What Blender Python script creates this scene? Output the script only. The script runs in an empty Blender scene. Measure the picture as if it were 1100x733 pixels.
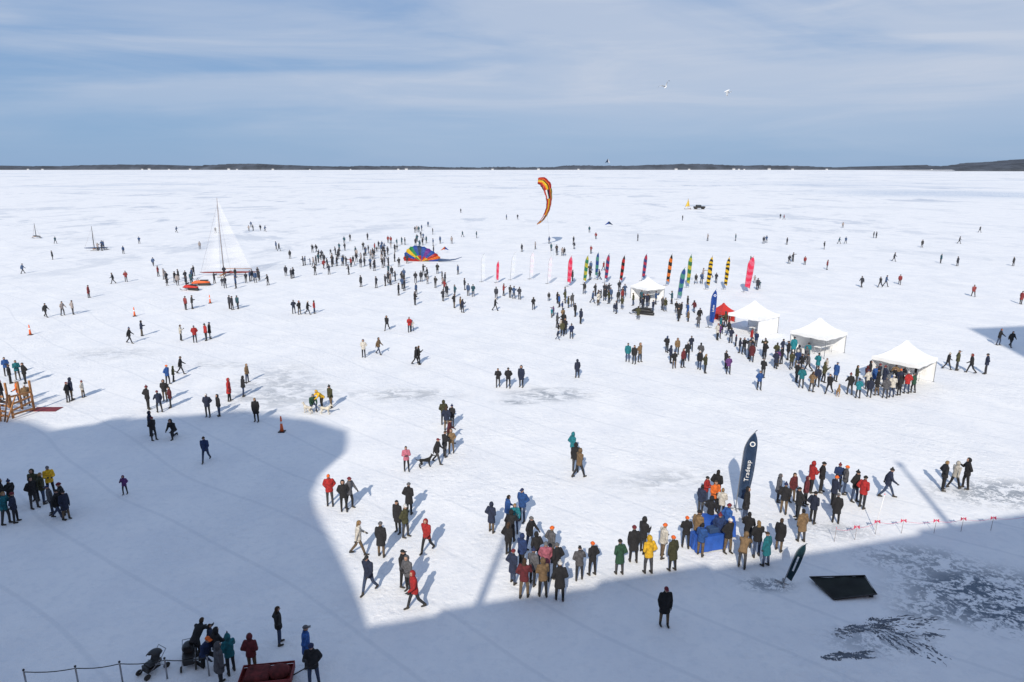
import bpy, bmesh, math, random
from mathutils import Vector, Matrix, noise
random.seed(7)
R = math.radians
scene = bpy.context.scene
COL = scene.collection
CAMH = 17.0
PITCH = R(14.3)
FOC = 733.0
SUN_EL = R(33); SUN_AZ = R(11.5)
S2 = Vector((math.sin(SUN_AZ), math.cos(SUN_AZ), 0))

# ---------- survey of the lake: sight line -> spot on the ice -------------
def sight(x, y):
    dx = x-550; dy = y-366.5
    return Vector((dx, FOC*math.cos(PITCH)-dy*math.sin(PITCH), -FOC*math.sin(PITCH)-dy*math.cos(PITCH)))
def spot(x, y):
    d = sight(x, y); t = CAMH/(-d.z)
    return Vector((d.x*t, d.y*t, 0))
def aloft(x, y, dist):
    d = sight(x, y); t = dist/d.y
    return Vector((d.x*t, dist, CAMH+d.z*t))

# ---------- materials ------------------------------------------------------
def newmat(name):
    m = bpy.data.materials.new(name); m.use_nodes = True
    nt = m.node_tree; b = nt.nodes['Principled BSDF']
    return m, nt, b
def mat(name, col, rough=0.8, var=0.25, scale=6.0, objcol=False, metal=0.0, spread=None):
    m, nt, b = newmat(name)
    tc = nt.nodes.new('ShaderNodeTexCoord')
    n = nt.nodes.new('ShaderNodeTexNoise'); n.inputs['Scale'].default_value = scale; n.inputs['Detail'].default_value = 4
    nt.links.new(tc.outputs['Object'], n.inputs['Vector'])
    mr = nt.nodes.new('ShaderNodeMapRange'); mr.inputs[1].default_value = .3; mr.inputs[2].default_value = .7
    mr.inputs[3].default_value = 1-var; mr.inputs[4].default_value = 1+var*.5
    nt.links.new(n.outputs['Fac'], mr.inputs[0])
    mx = nt.nodes.new('ShaderNodeMix'); mx.data_type = 'RGBA'; mx.blend_type = 'MULTIPLY'; mx.inputs['Factor'].default_value = 1
    if objcol:
        oi = nt.nodes.new('ShaderNodeObjectInfo'); nt.links.new(oi.outputs['Color'], mx.inputs['A'])
    elif spread:
        oi = nt.nodes.new('ShaderNodeObjectInfo')
        mu = nt.nodes.new('ShaderNodeMath'); mu.operation = 'MULTIPLY'; mu.inputs[1].default_value = spread[0]
        fr = nt.nodes.new('ShaderNodeMath'); fr.operation = 'FRACT'
        nt.links.new(oi.outputs['Random'], mu.inputs[0]); nt.links.new(mu.outputs[0], fr.inputs[0])
        cr = nt.nodes.new('ShaderNodeValToRGB'); cr.color_ramp.interpolation = 'CONSTANT'
        cols = spread[1]
        for i, c in enumerate(cols):
            if i < 2: e = cr.color_ramp.elements[i]; e.position = i/len(cols)
            else: e = cr.color_ramp.elements.new(i/len(cols))
            e.color = (*c, 1)
        nt.links.new(fr.outputs[0], cr.inputs[0]); nt.links.new(cr.outputs[0], mx.inputs['A'])
    else:
        mx.inputs['A'].default_value = (*col, 1)
    nt.links.new(mr.outputs[0], mx.inputs['B'])
    nt.links.new(mx.outputs['Result'], b.inputs['Base Color'])
    b.inputs['Roughness'].default_value = rough; b.inputs['Metallic'].default_value = metal
    bp = nt.nodes.new('ShaderNodeBump'); bp.inputs['Strength'].default_value = .25; bp.inputs['Distance'].default_value = .02
    nt.links.new(n.outputs['Fac'], bp.inputs['Height']); nt.links.new(bp.outputs[0], b.inputs['Normal'])
    return m

M_skin = mat('skin', (.42, .25, .18), .6, .1, 12)
M_cloth = mat('dyed_fabric', (1, 1, 1), .9, .45, 9, objcol=True)
M_boot = mat('boot_leather', (.03, .025, .02), .6)
M_glove = mat('glove_knit', (.04, .04, .045), .9)
M_dark = mat('dark_detail', (.02, .015, .015), .5)
TROU = [(.015, .016, .02), (.02, .022, .03), (.04, .06, .11), (.03, .03, .035), (.10, .08, .06), (.012, .012, .014)]
HATS = [(.02, .02, .02), (.08, .08, .09), (.02, .02, .03), (.03, .05, .12), (.05, .035, .025), (.5, .48, .45), (.02, .02, .025), (.03, .03, .035), (.16, .02, .02), (.05, .035, .02)]
M_trou_r = mat('trouser_fabric', (0, 0, 0), .85, .3, 8, spread=(7.31, TROU))
M_hat_r = mat('hat_knit', (0, 0, 0), .9, .3, 14, spread=(13.7, HATS))
M_white = mat('white_canvas', (.80, .81, .82), .75, .05, 2)
M_metal = mat('grey_metal', (.35, .36, .38), .4, .1, 4, metal=.7)
M_black = mat('black_plastic', (.02, .02, .022), .5)
M_red = mat('red_paint', (.5, .03, .02), .45, .15)
M_dred = mat('dark_red_paint', (.2, .02, .02), .55, .3)
M_orange = mat('orange_plastic', (.75, .13, .03), .55, .1)
M_wood = mat('raw_timber', (.42, .19, .07), .75, .45, 5)
M_wooddk = mat('dark_timber', (.12, .06, .03), .75, .4, 5)
M_rope = mat('rope_fibre', (.3, .26, .25), .9)
M_glass = mat('window_glass', (.05, .07, .09), .15, .1, 1)
M_brick = mat('brick_wall', (.35, .2, .14), .9, .3, 2)
M_blue = mat('blue_nylon', (.02, .09, .4), .6, .2, 3)
M_navy = mat('navy_nylon', (.03, .065, .15), .6, .2, 3)
M_yellow = mat('yellow_nylon', (.8, .55, .03), .6, .15, 3)
M_pink = mat('pink_nylon', (.8, .12, .22), .6, .15, 3)
M_purple = mat('purple_nylon', (.18, .03, .3), .6, .2, 3)
M_teal = mat('teal_nylon', (.012, .06, .085), .6, .2, 3)
M_green = mat('green_nylon', (.03, .3, .1), .6, .2, 3)
M_orangen = mat('orange_nylon', (.85, .2, .02), .6, .15, 3)
M_sail = mat('sail_cloth', (.78, .79, .82), .6, .05, 1.2)
M_sail.node_tree.nodes['Principled BSDF'].inputs['Alpha'].default_value = .27

# ---------- mesh helpers -----------------------------------------------------
def bm_loft(bm, rings, seg=14, X=Vector((1, 0, 0)), Y=Vector((0, 1, 0)), mi=0, caps=True):
    prev = None; fs = []; first = None
    for c, rx, ry in rings:
        vs = [bm.verts.new(Vector(c)+X*(rx*math.cos(2*math.pi*i/seg))+Y*(ry*math.sin(2*math.pi*i/seg))) for i in range(seg)]
        if prev:
            for i in range(seg):
                fs.append(bm.faces.new((prev[i], prev[(i+1) % seg], vs[(i+1) % seg], vs[i])))
        else: first = vs
        prev = vs
    if caps:
        fs.append(bm.faces.new(list(reversed(first)))); fs.append(bm.faces.new(prev))
    for f in fs: f.material_index = mi
    return fs
def frame(d):
    d = d.normalized(); a = Vector((1, 0, 0)) if abs(d.x) < .8 else Vector((0, 1, 0))
    y = d.cross(a).normalized(); x = y.cross(d).normalized()
    return x, y
def bm_tube(bm, pts, rad, seg=8, mi=0):
    pts = [Vector(p) for p in pts]
    if not isinstance(rad, (list, tuple)): rad = [rad]*len(pts)
    prev = None; first = None; fs = []
    x0 = None
    for k, p in enumerate(pts):
        d = (pts[min(k+1, len(pts)-1)]-pts[max(k-1, 0)]).normalized()
        if x0 is None: x, y = frame(d)
        else:
            x = (x0-d*x0.dot(d)).normalized(); y = d.cross(x)
        x0 = x
        vs = [bm.verts.new(p+x*(rad[k]*math.cos(2*math.pi*i/seg))+y*(rad[k]*math.sin(2*math.pi*i/seg))) for i in range(seg)]
        if prev:
            for i in range(seg): fs.append(bm.faces.new((prev[i], prev[(i+1) % seg], vs[(i+1) % seg], vs[i])))
        else: first = vs
        prev = vs
    fs.append(bm.faces.new(list(reversed(first)))); fs.append(bm.faces.new(prev))
    for f in fs: f.material_index = mi
    return fs
def bm_ball(bm, c, r, mi=0, rot=None, u=12, v=8):
    if not isinstance(r, (list, tuple)): r = (r, r, r)
    M = Matrix.Translation(Vector(c)) @ (rot.to_4x4() if rot else Matrix.Identity(4)) @ Matrix.Diagonal((r[0], r[1], r[2], 1))
    g = bmesh.ops.create_uvsphere(bm, u_segments=u, v_segments=v, radius=1, matrix=M)
    for vv in g['verts']:
        for f in vv.link_faces: f.material_index = mi
    return g['verts']
def bm_box(bm, c, s, mi=0, rot=None, bev=0):
    M = Matrix.Translation(Vector(c)) @ (rot.to_4x4() if rot else Matrix.Identity(4)) @ Matrix.Diagonal((s[0], s[1], s[2], 1))
    g = bmesh.ops.create_cube(bm, size=1, matrix=M)
    fs = set(f for v in g['verts'] for f in v.link_faces)
    for f in fs: f.material_index = mi
    if bev:
        es = list(set(e for f in fs for e in f.edges))
        bmesh.ops.bevel(bm, geom=es, offset=bev, segments=2, affect='EDGES', profile=.5)
    return g['verts']
def bm_chain(bm, pts, rads):
    for p, r in zip(pts, rads): bm_ball(bm, p, r, u=10, v=7)
    for i in range(len(pts)-1):
        a, b = Vector(pts[i]), Vector(pts[i+1])
        if (b-a).length < 1e-4: continue
        x, y = frame(b-a)
        bm_loft(bm, [(a, rads[i], rads[i]), (b, rads[i+1], rads[i+1])], 10, x, y)
def finish(bm, name, mats, smooth=True):
    bmesh.ops.recalc_face_normals(bm, faces=bm.faces)
    me = bpy.data.meshes.new(name); bm.to_mesh(me); bm.free()
    for m in mats: me.materials.append(m)
    if smooth:
        for p in me.polygons: p.use_smooth = True
    return me
def remeshed(bm, name, voxel, sm=2):
    bmesh.ops.recalc_face_normals(bm, faces=bm.faces)
    me = bpy.data.meshes.new(name+'_src'); bm.to_mesh(me); bm.free()
    o = bpy.data.objects.new('tmp', me); COL.objects.link(o)
    md = o.modifiers.new('r', 'REMESH'); md.mode = 'VOXEL'; md.voxel_size = voxel
    if sm:
        s = o.modifiers.new('s', 'SMOOTH'); s.factor = .5; s.iterations = sm
    dg = bpy.context.evaluated_depsgraph_get()
    out = bpy.data.meshes.new_from_object(o.evaluated_get(dg))
    bpy.data.objects.remove(o); bpy.data.meshes.remove(me)
    out.name = name
    return out
def obj(name, me, loc=(0, 0, 0), rz=0, parent=None, scale=1, color=None):
    o = bpy.data.objects.new(name, me); COL.objects.link(o)
    o.location = loc; o.rotation_euler = (0, 0, rz); o.scale = (scale,)*3
    if parent: o.parent = parent
    if color: o.color = (*color, 1)
    return o
def empty(name, loc=(0, 0, 0), rz=0):
    o = bpy.data.objects.new(name, None); COL.objects.link(o); o.location = loc; o.rotation_euler = (0, 0, rz)
    o.empty_display_size = .3
    return o
def tag(o, label, cat, group=None):
    o["label"] = label; o["category"] = cat
    if group: o["group"] = group
    return o
def dup(o, loc, rz=0, scale=None):
    c = o.copy(); COL.objects.link(c); c.location = loc; c.rotation_euler = (0, 0, rz)
    if scale: c.scale = (scale,)*3
    for k in o.children:
        kc = k.copy(); COL.objects.link(kc); kc.parent = c
        for g in k.children:
            gc = g.copy(); COL.objects.link(gc); gc.parent = kc
    return c
def part(name, build, mats, parent, smooth=True, loc=(0, 0, 0), rz=0):
    bm = bmesh.new(); build(bm)
    return obj(name, finish(bm, name, mats, smooth), loc, rz, parent)

# ---------- people -----------------------------------------------------------
def seg_d(p, a, b):
    ab = b-a; t = max(0, min(1, (p-a).dot(ab)/max(ab.length_squared, 1e-9)))
    return (p-(a+ab*t)).length
def legdir(a, side=0):
    a = R(a); return Vector((side, math.sin(a), -math.cos(a))).normalized()
POSES = {
 's': dict(lean=2, L=(4, 3), Rr=(-3, 2), aL=(3, 11, 14, 4), aR=(-4, 12, 20, 5)),
 'p': dict(lean=0, L=(7, 8), Rr=(-4, 0), aL=(-22, 22, 62, 38), aR=(-20, 20, 60, 36)),
 'w': dict(lean=6, L=(28, 8), Rr=(-20, 16), aL=(-24, 10, 18, 2), aR=(28, 10, 32, 5)),
 'v': dict(lean=4, L=(-16, 24), Rr=(20, 4), aL=(20, 12, 44, 10), aR=(-20, 12, 14, 0)),
 'h': dict(lean=3, L=(4, 3), Rr=(-4, 2), aL=(12, 12, 84, 28), aR=(14, 10, 90, 26)),
 'x': dict(lean=-2, L=(8, 5), Rr=(-4, 0), aL=(14, 14, 78, 62), aR=(10, 14, 84, 60)),
 'r': dict(lean=-3, L=(5, 4), Rr=(-5, 2), aL=(52, 16, 82, 20), aR=(56, 16, 84, 20)),
 'b': dict(lean=46, L=(14, 20), Rr=(4, 14), aL=(44, 8, 22, 6), aR=(50, 8, 30, 8)),
 'k': dict(lean=22, L=(88, 92), Rr=(2, 88), aL=(42, 10, 42, 15), aR=(36, 12, 50, 12)),
 'o': dict(lean=0, L=(4, 3), Rr=(-4, 2), aL=(4, 12, 14, 4), aR=(84, 14, 10, 0)),
 'c': dict(lean=1, L=(-6, 2), Rr=(10, 12), aL=(-18, 20, 60, 34), aR=(30, 14, 98, 24)),
 'd': dict(lean=5, L=(12, 16), Rr=(-8, 3), aL=(26, 16, 40, 12), aR=(-6, 16, 30, 12)),
}
def make_person(code, longcoat=False):
    P = POSES[code]
    X = Vector((1, 0, 0))
    def leg(side, th, kn):
        h = Vector((side*.095, 0, -.04)); k = h+legdir(th, side*.06)*.41
        a = k+legdir(th-kn, side*.03)*.40
        return [h, k, a]
    Lg = leg(-1, *P['L']); Rg = leg(1, *P['Rr'])
    if code == 'k':
        Rg[2] = Rg[1]+Vector((0, -.40, .04))
    low = min(Lg[2].z, Rg[2].z, *( [Rg[1].z+.03] if code == 'k' else []))
    H = Vector((0, 0, -low+.085))
    if code == 'b': H.y -= .12
    Lg = [p+H for p in Lg]; Rg = [p+H for p in Rg]
    ln = R(P['lean']); up = Vector((0, math.sin(ln), math.cos(ln))); fw = Vector((0, math.cos(ln), -math.sin(ln)))
    def T(u, f=0, s=0): return H+up*u+fw*f+X*s
    hl = ln*.45; hup = Vector((0, math.sin(hl), math.cos(hl))); hfw = Vector((0, math.cos(hl), -math.sin(hl)))
    neck = T(.53); hc = neck+hup*.135+hfw*.025
    hrot = Matrix((X, hfw, hup)).transposed()
    def arm(side, f, o, e, i):
        s = T(.455, 0, side*.175)
        rot = Matrix((X, fw, up)).transposed()
        f_, o_ = R(f), R(o)
        d1 = Vector((side*math.sin(o_), math.sin(f_)*math.cos(o_), -math.cos(f_)*math.cos(o_)))
        g = R(f+e); i_ = R(i)
        d2 = Vector((-side*math.sin(i_), math.sin(g)*math.cos(i_), -math.cos(g)*math.cos(i_)))
        if code != 'b': d1 = rot@d1; d2 = rot@d2
        el = s+d1*.285; wr = el+d2*.245
        return [s, el, wr, d2]
    AL = arm(-1, *P['aL']); AR = arm(1, *P['aR'])
    bm = bmesh.new()
    bm_loft(bm, [(T(-.10), .11, .09), (T(-.02), .15, .115), (T(.08), .15, .11), (T(.2), .135, .1), (T(.36), .16, .11), (T(.45), .16, .095), (T(.5), .08, .065), (T(.6), .055, .058)], 16, X, fw)
    bones = [(T(-.1), T(.1), .14, 1), (T(.1), T(.5), .15, 1), (T(.54), T(.6), .06, 0)]
    for g in (Lg, Rg):
        bm_chain(bm, g, [.088, .066, .052])
        toe = Vector((0, 1, 0)); 
        if code == 'k' and g is Rg: toe = Vector((0, -.25, -1)).normalized()*.5
        a = g[2]; f0 = a+Vector((0, -.03, -.04)); f1 = a+toe*.15+Vector((0, 0, -.045))
        bm_chain(bm, [a, f0, f1], [.055, .045, .04])
        bones += [(g[0], g[1], .08, 1), (g[1], g[1]+(g[2]-g[1])*.72, .06, 1), (g[1]+(g[2]-g[1])*.8, g[2], .055, 2), (f0, f1, .045, 2)]
    for A in (AL, AR):
        bm_chain(bm, A[:3], [.06, .045, .034])
        bm_ball(bm, A[2]+A[3]*.05, .04)
        bones += [(A[0], A[1], .05, 1), (A[1], A[2], .04, 1), (A[2]+A[3]*.02, A[2]+A[3]*.08, .04, 3)]
    bm_ball(bm, hc+hup*.02, (.077, .097, .1), rot=hrot); bm_ball(bm, hc+hfw*.022-hup*.04, (.058, .068, .08), rot=hrot)
    bm_chain(bm, [neck-up*.03, hc], [.056, .055])
    bones += [(hc-hup*.04, hc+hup*.05, .09, 0)]
    me = remeshed(bm, 'person_body', .021, 2)
    for m in (M_skin, M_cloth, M_boot, M_glove, M_dark): me.materials.append(m)
    for p in me.polygons:
        c = p.center
        p.material_index = min(bones, key=lambda q: seg_d(c, q[0], q[1])-q[2])[3]; p.use_smooth = True
    bm = bmesh.new(); bm.from_mesh(me)
    for side, A in ((-1, AL), (1, AR)):
        d = A[3]; x, y = frame(d)
        ac = X-d*X.dot(d)
        ac = ac.normalized() if ac.length > .1 else x
        nrm = d.cross(ac).normalized()
        base = A[2]+d*.085
        for j, ln_ in enumerate((.06, .072, .066, .05)):
            q = base+nrm*((j-1.5)*.018)
            bm_tube(bm, [q-d*.02, q+d*ln_*.5, q+d*ln_*.85-ac*side*.022], [.0095, .009, .007], 6, 3)
        q = A[2]+d*.045+nrm*.03
        bm_tube(bm, [q, q+d*.03+nrm*.025, q+d*.058+nrm*.025-ac*side*.01], [.011, .01, .008], 6, 3)
    def hp(x, y, z): return hc+X*x+hfw*y+hup*z
    bm_tube(bm, [hp(0, .085, .012), hp(0, .108, -.022), hp(0, .09, -.032)], [.008, .014, .006], 6, 0)
    for s in (-1, 1):
        bm_ball(bm, hp(s*.03, .086, .008), .009, 4, u=6, v=4)
        bm_ball(bm, hp(s*.077, .0, -.005), (.01, .02, .03), 0, u=6, v=5)
    bm_ball(bm, hp(0, .083, -.062), (.022, .008, .005), 4, u=6, v=4)
    me2 = bpy.data.meshes.new('person_body'); bm.to_mesh(me2); bm.free()
    for m in (M_skin, M_cloth, M_boot, M_glove, M_dark): me2.materials.append(m)
    for p in me2.polygons: p.use_smooth = True
    bm = bmesh.new()
    hem = -.34 if longcoat else -.17
    if code == 'k': hem = -.08
    rings = [(T(hem), .22 if longcoat else .195, .175 if longcoat else .15), (T(-.05), .195, .15), (T(.06), .168, .135), (T(.1), .172, .14), (T(.28), .188, .148), (T(.41), .195, .138), (T(.48), .15, .11), (T(.53), .085, .09), (T(.585), .082, .088)]
    bm_loft(bm, rings, 18, X, fw)
    for A in (AL, AR):
        bm_chain(bm, [A[0], A[1], A[1]+(A[2]-A[1])*.95], [.08, .067, .052])
    coat = remeshed(bm, 'coat', .026, 3)
    coat.materials.append(M_cloth)
    for p in coat.polygons: p.use_smooth = True; p.material_index = 0
    return dict(body=me2, coat=coat, head=hc, hrot=hrot)

def shell(r, keep, c=(0, 0, 0), extra=None):
    bm = bmesh.new()
    bm_ball(bm, c, r, u=16, v=12)
    dele = [v for v in bm.verts if not keep(v.co)]
    bmesh.ops.delete(bm, geom=dele, context='VERTS')
    bmesh.ops.solidify(bm, geom=bm.faces[:], thickness=.012)
    if extra: extra(bm)
    return finish(bm, 'headwear', [M_cloth])
def pom(bm): 
    bm_ball(bm, (0, 0, .15), .038)
    bm_loft(bm, [((0, 0, .015), .097, .117), ((0, 0, .05), .099, .118)], 16)
def band(bm): bm_loft(bm, [((0, 0, .015), .097, .117), ((0, 0, .052), .099, .118)], 16)
def brim(bm): bm_box(bm, (0, .13, .04), (.12, .1, .012), bev=.004)
HW = {
 'beanie': ('hat', shell((.093, .113, .13), lambda v: v.z > .02, extra=band)),
 'pompom': ('hat', shell((.093, .113, .13), lambda v: v.z > .02, extra=pom)),
 'cap': ('hat', shell((.09, .112, .12), lambda v: v.z > .02, extra=brim)),
 'hood': ('hood', shell((.115, .13, .15), lambda v: v.y < .055 or v.z > .1, (0, -.012, -.005))),
 'hair': ('hair', shell((.088, .11, .122), lambda v: v.z > .045 or (v.y < .005 and v.z > -.07))),
 'longhair': ('hair', shell((.09, .112, .122), lambda v: v.z > .045 or v.y < .0, extra=lambda bm: bm_ball(bm, (0, -.075, -.13), (.085, .045, .15)))),
}
PV = {}
for c in POSES:
    PV[c] = make_person(c)
PV['S'] = make_person('s', True); PV['P'] = make_person('p', True); PV['V'] = make_person('v', True)

def far_mesh(code, hw):
    P = PV[code]; bm = bmesh.new()
    bm.from_mesh(P['body']); bm.faces.ensure_lookup_table(); n0 = len(bm.faces)
    bm.from_mesh(P['coat']); bm.faces.ensure_lookup_table()
    for f in bm.faces[n0:]: f.material_index = 5
    n1 = len(bm.faces)
    t = HW[hw][1].copy(); t.transform(Matrix.Translation(P['head']) @ P['hrot'].to_4x4())
    bm.from_mesh(t); bm.faces.ensure_lookup_table()
    for f in bm.faces[n1:]: f.material_index = 6
    me = bpy.data.meshes.new('person'); bm.to_mesh(me); bm.free()
    for m in (M_skin, M_trou_r, M_boot, M_glove, M_dark, M_cloth, M_hat_r): me.materials.append(m)
    for p in me.polygons: p.use_smooth = True
    return me
FARC = {}
CC = {'K': ('black', (.014, .014, .017)), 'N': ('navy', (.015, .022, .05)), 'G': ('grey', (.08, .08, .09)), 'R': ('red', (.36, .02, .02)),
 'B': ('blue', (.02, .08, .27)), 'T': ('teal', (.01, .16, .2)), 'O': ('olive', (.05, .05, .022)), 'Y': ('yellow', (.65, .38, .02)),
 'P': ('pink', (.4, .12, .17)), 'W': ('cream', (.5, .47, .42)), 'M': ('maroon', (.10, .015, .02)), 'E': ('green', (.02, .07, .04)),
 'A': ('tan', (.18, .115, .06)), 'U': ('purple', (.09, .03, .13)), 'D': ('orange', (.55, .12, .02)), 'C': ('dark blue', (.012, .03, .10))}
RANDC = 'KKKKKKKKNNNNNGGGGCCCOOOORBBTMMEAAWU'
HATC = [('black', (.02, .02, .02)), ('grey', (.12, .12, .13)), ('orange', (.7, .13, .02)), ('navy', (.02, .03, .09)), ('maroon', (.15, .02, .03)), ('white', (.55, .55, .55)), ('black', (.015, .015, .017)), ('black', (.015, .015, .017)), ('brown', (.05, .03, .02))]
HAIRC = [('brown', (.05, .028, .015)), ('black', (.012, .01, .01)), ('fair', (.22, .14, .06))]
TR = [('black', (.014, .014, .017)), ('dark', (.022, .024, .03)), ('denim', (.035, .055, .11)), ('grey', (.05, .05, .055)), ('tan', (.13, .09, .055)), ('black', (.012, .012, .014))]
PT = {'s': 'standing', 'p': 'hands in pockets', 'w': 'walking', 'v': 'strolling', 'h': 'holding something', 'x': 'arms folded', 'c': 'one hand raised', 'd': 'shifting stance',
      'r': 'raising both hands', 'b': 'bending forward', 'k': 'kneeling', 'o': 'one arm out', 'S': 'standing', 'P': 'hands in pockets', 'V': 'strolling'}

E = """
713 672 K S 190 | 397 637 N v 170 | 410 598 K S 20 | 386 596 W v 60 | 428 572 K s 200 | 436 577 O p 150 | 440 552 K P 10
459 593 R v 180 | 434 630 K x 110 | 446 654 R v 215 | 439 636 G s 240 | 355 543 R p 150 | 370 549 K s 200 | 376 546 G s 120
222 496 C v 190 | 166 473 K p 100 | 163 468 N s 60 | 188 470 K k 200 | 135 531 U s 150 .62 | 18 561 N p 80 | 8 563 T s 70 | 38 546 K p 120
56 532 Y h 150 | 64 558 K v 90 | 70 553 K s 200 | 48 541 O p 30 | 5 548 K s 40 | 57 552 G s 200 | 72 558 N S 90 | 40 538 O s 150 | 14 545 K s 100
160 440 K p 30 | 172 443 N s 300 | 184 438 M s 190 | 178 431 K p 150 | 181 413 B p 80 | 187 410 O s 60 .8 | 195 402 K v 90 | 224 448 N p 170 | 236 447 K s 190
247 431 R s 90 | 262 426 K s 20 | 276 453 K S 180 | 266 411 A s 100 | 336 441 E k 120 | 345 439 Y b 200 | 356 438 O s 190
437 506 P s 160 .9 | 470 498 K v 90 | 478 491 K s 80 | 485 487 A s 190 | 480 463 N p 30 | 486 459 K s 220 | 477 456 O s 20 | 483 476 M v 70
615 494 T p 40 | 622 513 A v 60 | 618 507 K s 30
535 416 K s 180 | 546 417 K p 170 | 560 416 N s 200 | 620 406 N s 10 | 447 392 K v 80 | 450 391 K s 100 | 391 384 W p 170 | 407 381 A v 120 | 416 355 K v 200 | 440 357 R s 170 | 443 356 W s 30 .8
674 389 T s 30 | 681 391 K s 200 | 687 389 A p 160
528 572 N P 10 | 545 565 B s 60 | 553 572 T s 170 | 561 560 B p 200 | 549 582 K s 20
546 597 K p 30 | 551 627 N P 20 | 563 642 M s 10 | 576 606 K p 340 | 583 641 A s 10 | 592 603 G s 20 | 601 645 K P 350 | 569 590 K s 120 | 586 622 P p 200 | 572 628 G s 30 | 598 622 K p 340 | 560 610 C s 20
622 623 G s 10 | 636 618 K p 350 . D | 665 617 E P 5 | 680 604 K S 20 | 696 616 Y p 0 | 711 599 W s 40 | 722 613 O S 330 . D | 736 589 K s 30 . D | 690 594 K s 60
752 597 B h 40 | 748 586 A s 20 | 771 587 C s 200 | 780 578 B p 100 | 797 609 A b 10 | 802 587 K s 60 | 822 608 T S 350 | 812 598 K s 30 | 762 567 K s 90
757 541 R s 150 | 769 539 K p 40 | 752 552 N s 30 | 781 594 K s 130 | 774 556 W s 20 | 800 558 K s 100 | 836 592 K s 20 | 766 550 D h 200
841 552 K p 60 | 850 539 M s 120 | 860 582 A S 10 | 872 562 N p 30 | 835 539 G s 60 | 856 557 K s 270 | 864 543 M s 100
870 529 R h 60 | 881 529 K p 100 | 897 562 K S 350 | 906 531 G p 90 | 894 544 N s 60 | 925 546 R s 60 | 917 539 K p 120 | 899 527 C s 200
952 534 N w 80 | 1012 527 K p 80 | 1024 525 W v 90 | 1036 525 K s 280 | 
215 706 K b 30 | 228 700 N s 60 .7 | 238 736 G S 20 | 249 723 T s 340 | 272 723 M p 20 | 301 692 K p 30 | 331 716 B P 60 | 338 737 K s 200 | 222 716 C k 120 | 236 716 K s 30
724 396 K s 30 | 720 390 N p 80 | 733 395 M s 120 | 738 388 K s 20 | 727 381 A s 200 | 716 379 K s 60 | 742 378 N s 10 | 751 397 K s 190 | 757 401 O p 60 | 752 388 G s 30 | 782 402 U p 180 | 779 396 K s 90
815 419 B s 200 | 819 406 K s 60 | 807 389 M s 20 | 855 411 K s 60 | 860 417 T p 30 | 871 421 A s 110 | 877 416 N s 30 | 890 423 K v 200 | 884 411 O s 70 | 897 410 B s 60
912 424 K s 20 | 921 428 T p 10 | 933 427 N s 40 | 941 425 K s 330 | 950 428 G p 10 | 957 427 W s 20 | 965 425 K s 350 | 973 423 R p 20 | 980 422 E s 330 | 1017 397 K v 80 | 1027 398 O s 90 | 1042 401 K v 260 | 1058 402 N p 280
1072 371 K s 170 | 1085 373 K v 150 | 140 369 K v 80 | 153 361 N s 60 | 195 366 W s 100 | 210 368 R p 150 | 222 366 R s 200 | 226 364 K s 30
74 432 K p 90 | 90 427 W s 60 .85 | 20 408 T s 120 | 28 412 K p 200 | 78 430 N s 30 | 8 404 B s 100 | 30 436 A p 120 | 3 430 K s 60 | 22 432 D s 200 | 12 412 K s 80
50 341 W v 100 | 68 339 K s 100 | 79 338 N p 30 | 96 320 K s 80 | 322 338 K s 90 | 316 337 N s 10 | 331 338 K v 80 | 338 337 R s 60 | 247 332 K s 30 | 256 332 K s 200 | 200 333 A s 20 | 207 332 K s 60 | 250 333 G s 90
446 328 K s 20 | 488 331 K p 30 | 497 336 N s 90 | 533 322 K s 10 | 541 318 T s 90 | 548 320 K s 30 | 552 321 R s 50 | 558 322 N p 20 | 573 333 K s 10 | 503 318 M s 20 | 532 334 K v 60
"""
people = []
prs = random.Random(5)
for line in E.strip().splitlines():
    for it in line.split('|'):
        f = it.split()
        if len(f) < 5: continue
        sc = float(f[5]) if len(f) > 5 and f[5] not in '.' else 1.0
        hat = f[6] if len(f) > 6 else None
        pz = f[3]
        if pz == 's': pz = prs.choice('sscdhpxcdS')
        people.append([spot(float(f[0]), float(f[1])), f[2], pz, float(f[4]), sc, hat])
CL = [(375, 282, 38, 10, 34), (405, 275, 35, 12, 34), (430, 305, 26, 13, 20), (352, 285, 14, 10, 10), (455, 262, 26, 8, 14), (490, 312, 12, 14, 8), (470, 300, 14, 8, 8),
      (190, 304, 22, 6, 13), (262, 303, 18, 6, 14), (603, 350, 11, 15, 13), (612, 330, 14, 12, 9), (640, 322, 18, 9, 9), (668, 326, 20, 9, 13), (700, 330, 22, 8, 12), (735, 342, 14, 10, 9),
      (780, 368, 14, 10, 8), (806, 380, 13, 9, 10), (838, 388, 15, 8, 10), (868, 398, 14, 7, 7), (935, 414, 16, 6, 8), (965, 415, 14, 5, 6), (590, 272, 26, 6, 7), (858, 283, 7, 4, 4), (812, 312, 8, 3, 3), (108, 268, 8, 2, 4),
      (640, 300, 22, 6, 6), (750, 305, 24, 6, 5), (275, 248, 5, 2, 3), (312, 300, 6, 4, 3)]
for cx, cy, rx, ry, n in CL:
    k = 0; tries = 0
    while k < n and tries < 400:
        tries += 1
        x = cx+random.gauss(0, 1)*rx*.7; y = cy+random.gauss(0, 1)*ry*.7
        p = spot(x, y)
        if min((p-q[0]).length for q in people) < .55: continue
        people.append([p, random.choice(RANDC), random.choice('sscdppphxvSPro'), random.uniform(0, 360), random.choice([1, 1, 1, 1, .97, .93, .7]), None]); k += 1
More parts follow.
